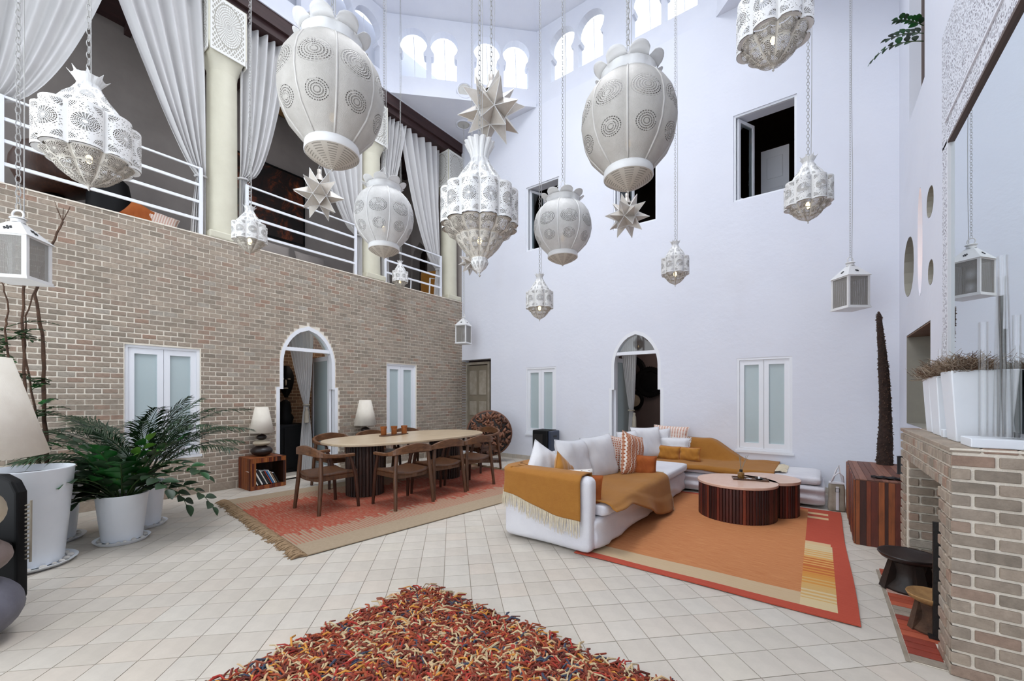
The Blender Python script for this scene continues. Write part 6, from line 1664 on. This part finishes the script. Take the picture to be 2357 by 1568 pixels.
zs = [(-1.9,.55,1.05,2.2,14,(1,1)),(-2.15,.35,.95,1.8,13,(1,)),(-1.65,.6,.95,2.3,13,(1,1,0)),(-2.4,.6,1.1,2.2,14,(1,)),(-2.0,.2,.8,1.7,12,(1,)),(.75,.5,.95,1.7,13,(1,)),(-1.85,.7,.95,2.6,15,(1,0)),(-1.3,.4,.6,2.1,10,(1,)),(-2.3,1.05,1.00,2.1,16,(1,1,0)),(-1.9,1.0,1.05,2.3,17,(1,1,0)),(-2.7,1.1,.95,2.0,16,(1,0)),(-1.4,.95,.85,2.2,14,(0,1)),(.55,1.0,1.00,1.75,15,(1,1,0)),(.85,.85,.80,1.5,12,(0,1)),(.25,.9,.85,1.8,13,(1,1)),(1.5,1.25,.75,.8,11,(0,0)),(-.6,1.3,.70,.8,12,(0,0,1)),(-.2,1.15,.65,1.0,11,(0,2)),(-2.2,1.35,.80,.9,14,(0,0,1)),(-1.5,1.35,.72,.9,12,(0,0)),(.4,1.35,.70,.6,11,(3,0)),(2.8,1.15,.75,1.1,12,(0,1)),(-2.05,.8,1.1,2.4,17,(1,1,0)),(.75,1.3,.70,.9,11,(0,0)),(-2.5,.75,.90,1.9,15,(1,)),(-3.0,.8,.90,1.8,14,(1,0)),(-1.0,1.0,.7,1.6,12,(1,0)),(.65,.6,.72,1.9,12,(1,))]
for i, (az, el, L_, dr, n, ms) in enumerate(zs): leaf_stem(t, (.06*math.cos(az), .06*math.sin(az), 0), az, el, L_*.9, dr, n, ms, 1.75, .009, .18, i)
for i, (az, el) in enumerate(((.2,1.2),(.6,.95))):
    o = place('young_leaf', leaf_mesh(.30,.10,'young_leaf','leaflight',.8,8), t, loc=(.05,.02,.30+.05*i)); o.rotation_euler = (0, -el+.5, az+.7)
# bare-stemmed euphorbia behind
t = thing('tall_bare_plant', 'tall thin bare-stemmed plant with leaf clusters low down, by the left edge', 'plant', (1.12,-6.86,.60), 0)
def bare(P_, r0, r1):
    K = len(P_); Q = []
    for i in range(K-1):
        for k in range(5): Q.append(Vector(P_[i]).lerp(Vector(P_[i+1]), k/5))
    Q.append(Vector(P_[-1])); n = len(Q); return G().tube([q_+Vector((.004*math.sin(3*i), .004*math.cos(2.3*i), 0)) for i, q_ in enumerate(Q)], [(r0+(r1-r0)*i/n)*(1+.12*((i % 3) == 0)) for i in range(n)], 8)
def rel(P_): return [(x-1.12, y+6.86, z-.60) for x, y, z in P_]
S1 = [(1.12,-6.86,.6),(1.02,-6.88,1.3),(1.00,-6.88,1.9),(.94,-6.93,2.38),(.94,-6.84,2.82),(.96,-6.75,3.14)]
S2 = [(1.10,-6.90,.6),(1.05,-6.93,1.2),(1.02,-7.0,1.8),(1.0,-6.99,2.15),(1.02,-6.92,2.48)]
S3 = [(1.14,-6.90,.6),(1.15,-7.0,1.3),(1.14,-7.02,2.1),(1.15,-7.0,2.72),(1.14,-7.02,2.95)]
S4 = [(1.12,-6.94,.6),(1.16,-7.08,1.3),(1.15,-7.12,2.0),(1.14,-7.10,2.2),(1.16,-7.14,2.42)]
for S_, r in ((S1,.017),(S2,.010),(S3,.013),(S4,.010)): ob('bare_stem', bare(rel(S_), r, r*.45), 'bark', t, smooth=True)
g = G()
for k in range(6):
    a = k; g.tube([Vector(rel([S1[-1]])[0]), Vector(rel([S1[-1]])[0])+Vector((.06*math.cos(a), .06*math.sin(a), .12+.03*(k % 3)))], [.004,.0015], 4)
ob('twigs', g, 'bark', t)
rr = random.Random(71)
for (bx_, by_, bz_, n, rad) in ((1.14,-7.08,1.92,8,.30),(1.14,-7.16,1.80,7,.25),(1.13,-6.96,1.52,6,.2),(1.14,-6.93,1.22,6,.2),(1.13,-6.95,.97,6,.22)):
    for k in range(n):
        az = rr.uniform(0, 2*PI); leaf_stem(t, (bx_-1.12+rr.uniform(-.03,.03), by_+6.86+rr.uniform(-.03,.03), bz_-.6+rr.uniform(-.1,.1)), az, rr.uniform(-.2,.7), rad*rr.uniform(.8,1.2), .8, 13, (1,1,0), .62, .004, .15, rr.randrange(999), 'branch')
t = thing('hanging_branch', 'leafy green branch poking out of the tall window at the upper right', 'plant', (RX+.02,-1.42,5.05), 0)
for i, (az, el, L_, dr) in enumerate(((PI+.25,.35,.46,1.35),(PI-.1,.65,.30,.8),(PI+.5,.6,.26,.6))): leaf_stem(t, (0,0,.08*i), az, el, L_, dr, 13, (0,0,1), 1.0, .005, .15, 80+i, 'branch')
t = thing('black_armchair', 'black rounded armchair with a woven side behind the giant stone lamp', 'armchair', (2.44,-7.28,0), .64)
g = G(); pts = [(-.32,.01),(.30,.01),(.30,.74),(.26,.82),(.18,.86),(-.18,.86),(-.32,.80)]
g.add([(x,-.04,z) for x,z in pts]+[(x,.03,z) for x,z in pts], [tuple(range(7)), tuple(range(13,6,-1))]+[(i,7+i,7+(i+1)%7,(i+1)%7) for i in range(7)])
bev(fix_normals(ob('back', g, 'blackmat', t)), .02, 3); ob('seat', soft(-.3,.3,-.5,-.04,.30,.44,.05,6,.006), 'blackmat', t, smooth=True)
for sx in (-.27, .27):
    for sy in (-.45, 0.0): ob('leg', G().tube([(sx,sy,0),(sx,sy,.35)], [.016,.022], 8), 'blackmat', t)
g = G()
for k in range(14): g.tube([(.31,.0,.28+.028*k),(.345,.0,.29+.028*k)], .006, 5)
g.tube([(.345,0,.26),(.35,0,.68)], .007, 5); ob('woven_side', g, 'canvas', t)
# gallery seating seen over the brick parapet
t = thing('gallery_sofa', 'grey daybed with cushions behind the middle gallery railing', 'sofa', (-1.0,-3.35,3.2), 0)
ob('seat', soft(-.4,.4,-1.1,1.1,.0,.62,.06,10,.01), 'canvas', t, smooth=True)
cushion('grey cushion standing on the gallery daybed, left of its neighbour', (-1.15,-3.85,4.05), .62, .42, .14, (-.2,0,PI/2+.1), mt='taupe', group='cushions on the gallery', seedv=20)
cushion('grey cushion standing on the gallery daybed, right of its neighbour', (-1.15,-3.15,4.02), .62, .42, .14, (-.2,0,PI/2), mt='taupe', group='cushions on the gallery', seedv=21)
t = thing('gallery_bench', 'low pale bench behind the nearest gallery railing', 'bench', (-.65,-5.85,3.2), 0); ob('seat', soft(-.3,.3,-.55,.45,0,.50,.05,8,.006), 'canvas', t, smooth=True)
cushion('orange rust cushion leaning behind the nearest gallery railing', (-.52,-5.86,3.90), .36, .30, .12, (-.3,.5,1.2), 'rust', group='cushions on the gallery', seedv=22)
cushion('checked rust cushion beside the orange one on the gallery', (-.47,-5.66,3.86), .38, .26, .12, (-.3,.2,1.3), 'check', group='cushions on the gallery', seedv=23)
t = thing('gallery_armchair', 'white framed armchair with a mustard seat in the far gallery bay', 'armchair', (-.62,-.62,3.2), .3)
for sx in (-.26,.26):
    ob('frame', G().tube([(sx,-.3,0),(sx,-.22,.95),(sx,.25,1.05),(sx,.3,0)], .018, 8), 'white', t, smooth=True)
ob('back_cushion', soft(-.24,.24,.14,.24,.6,1.25,.04,6,.006), 'ochre', t, smooth=True); ob('seat_cushion', soft(-.24,.24,-.25,.2,.48,.60,.04,6,.006), 'ochre', t, smooth=True)
bpy.context.view_layer.update()
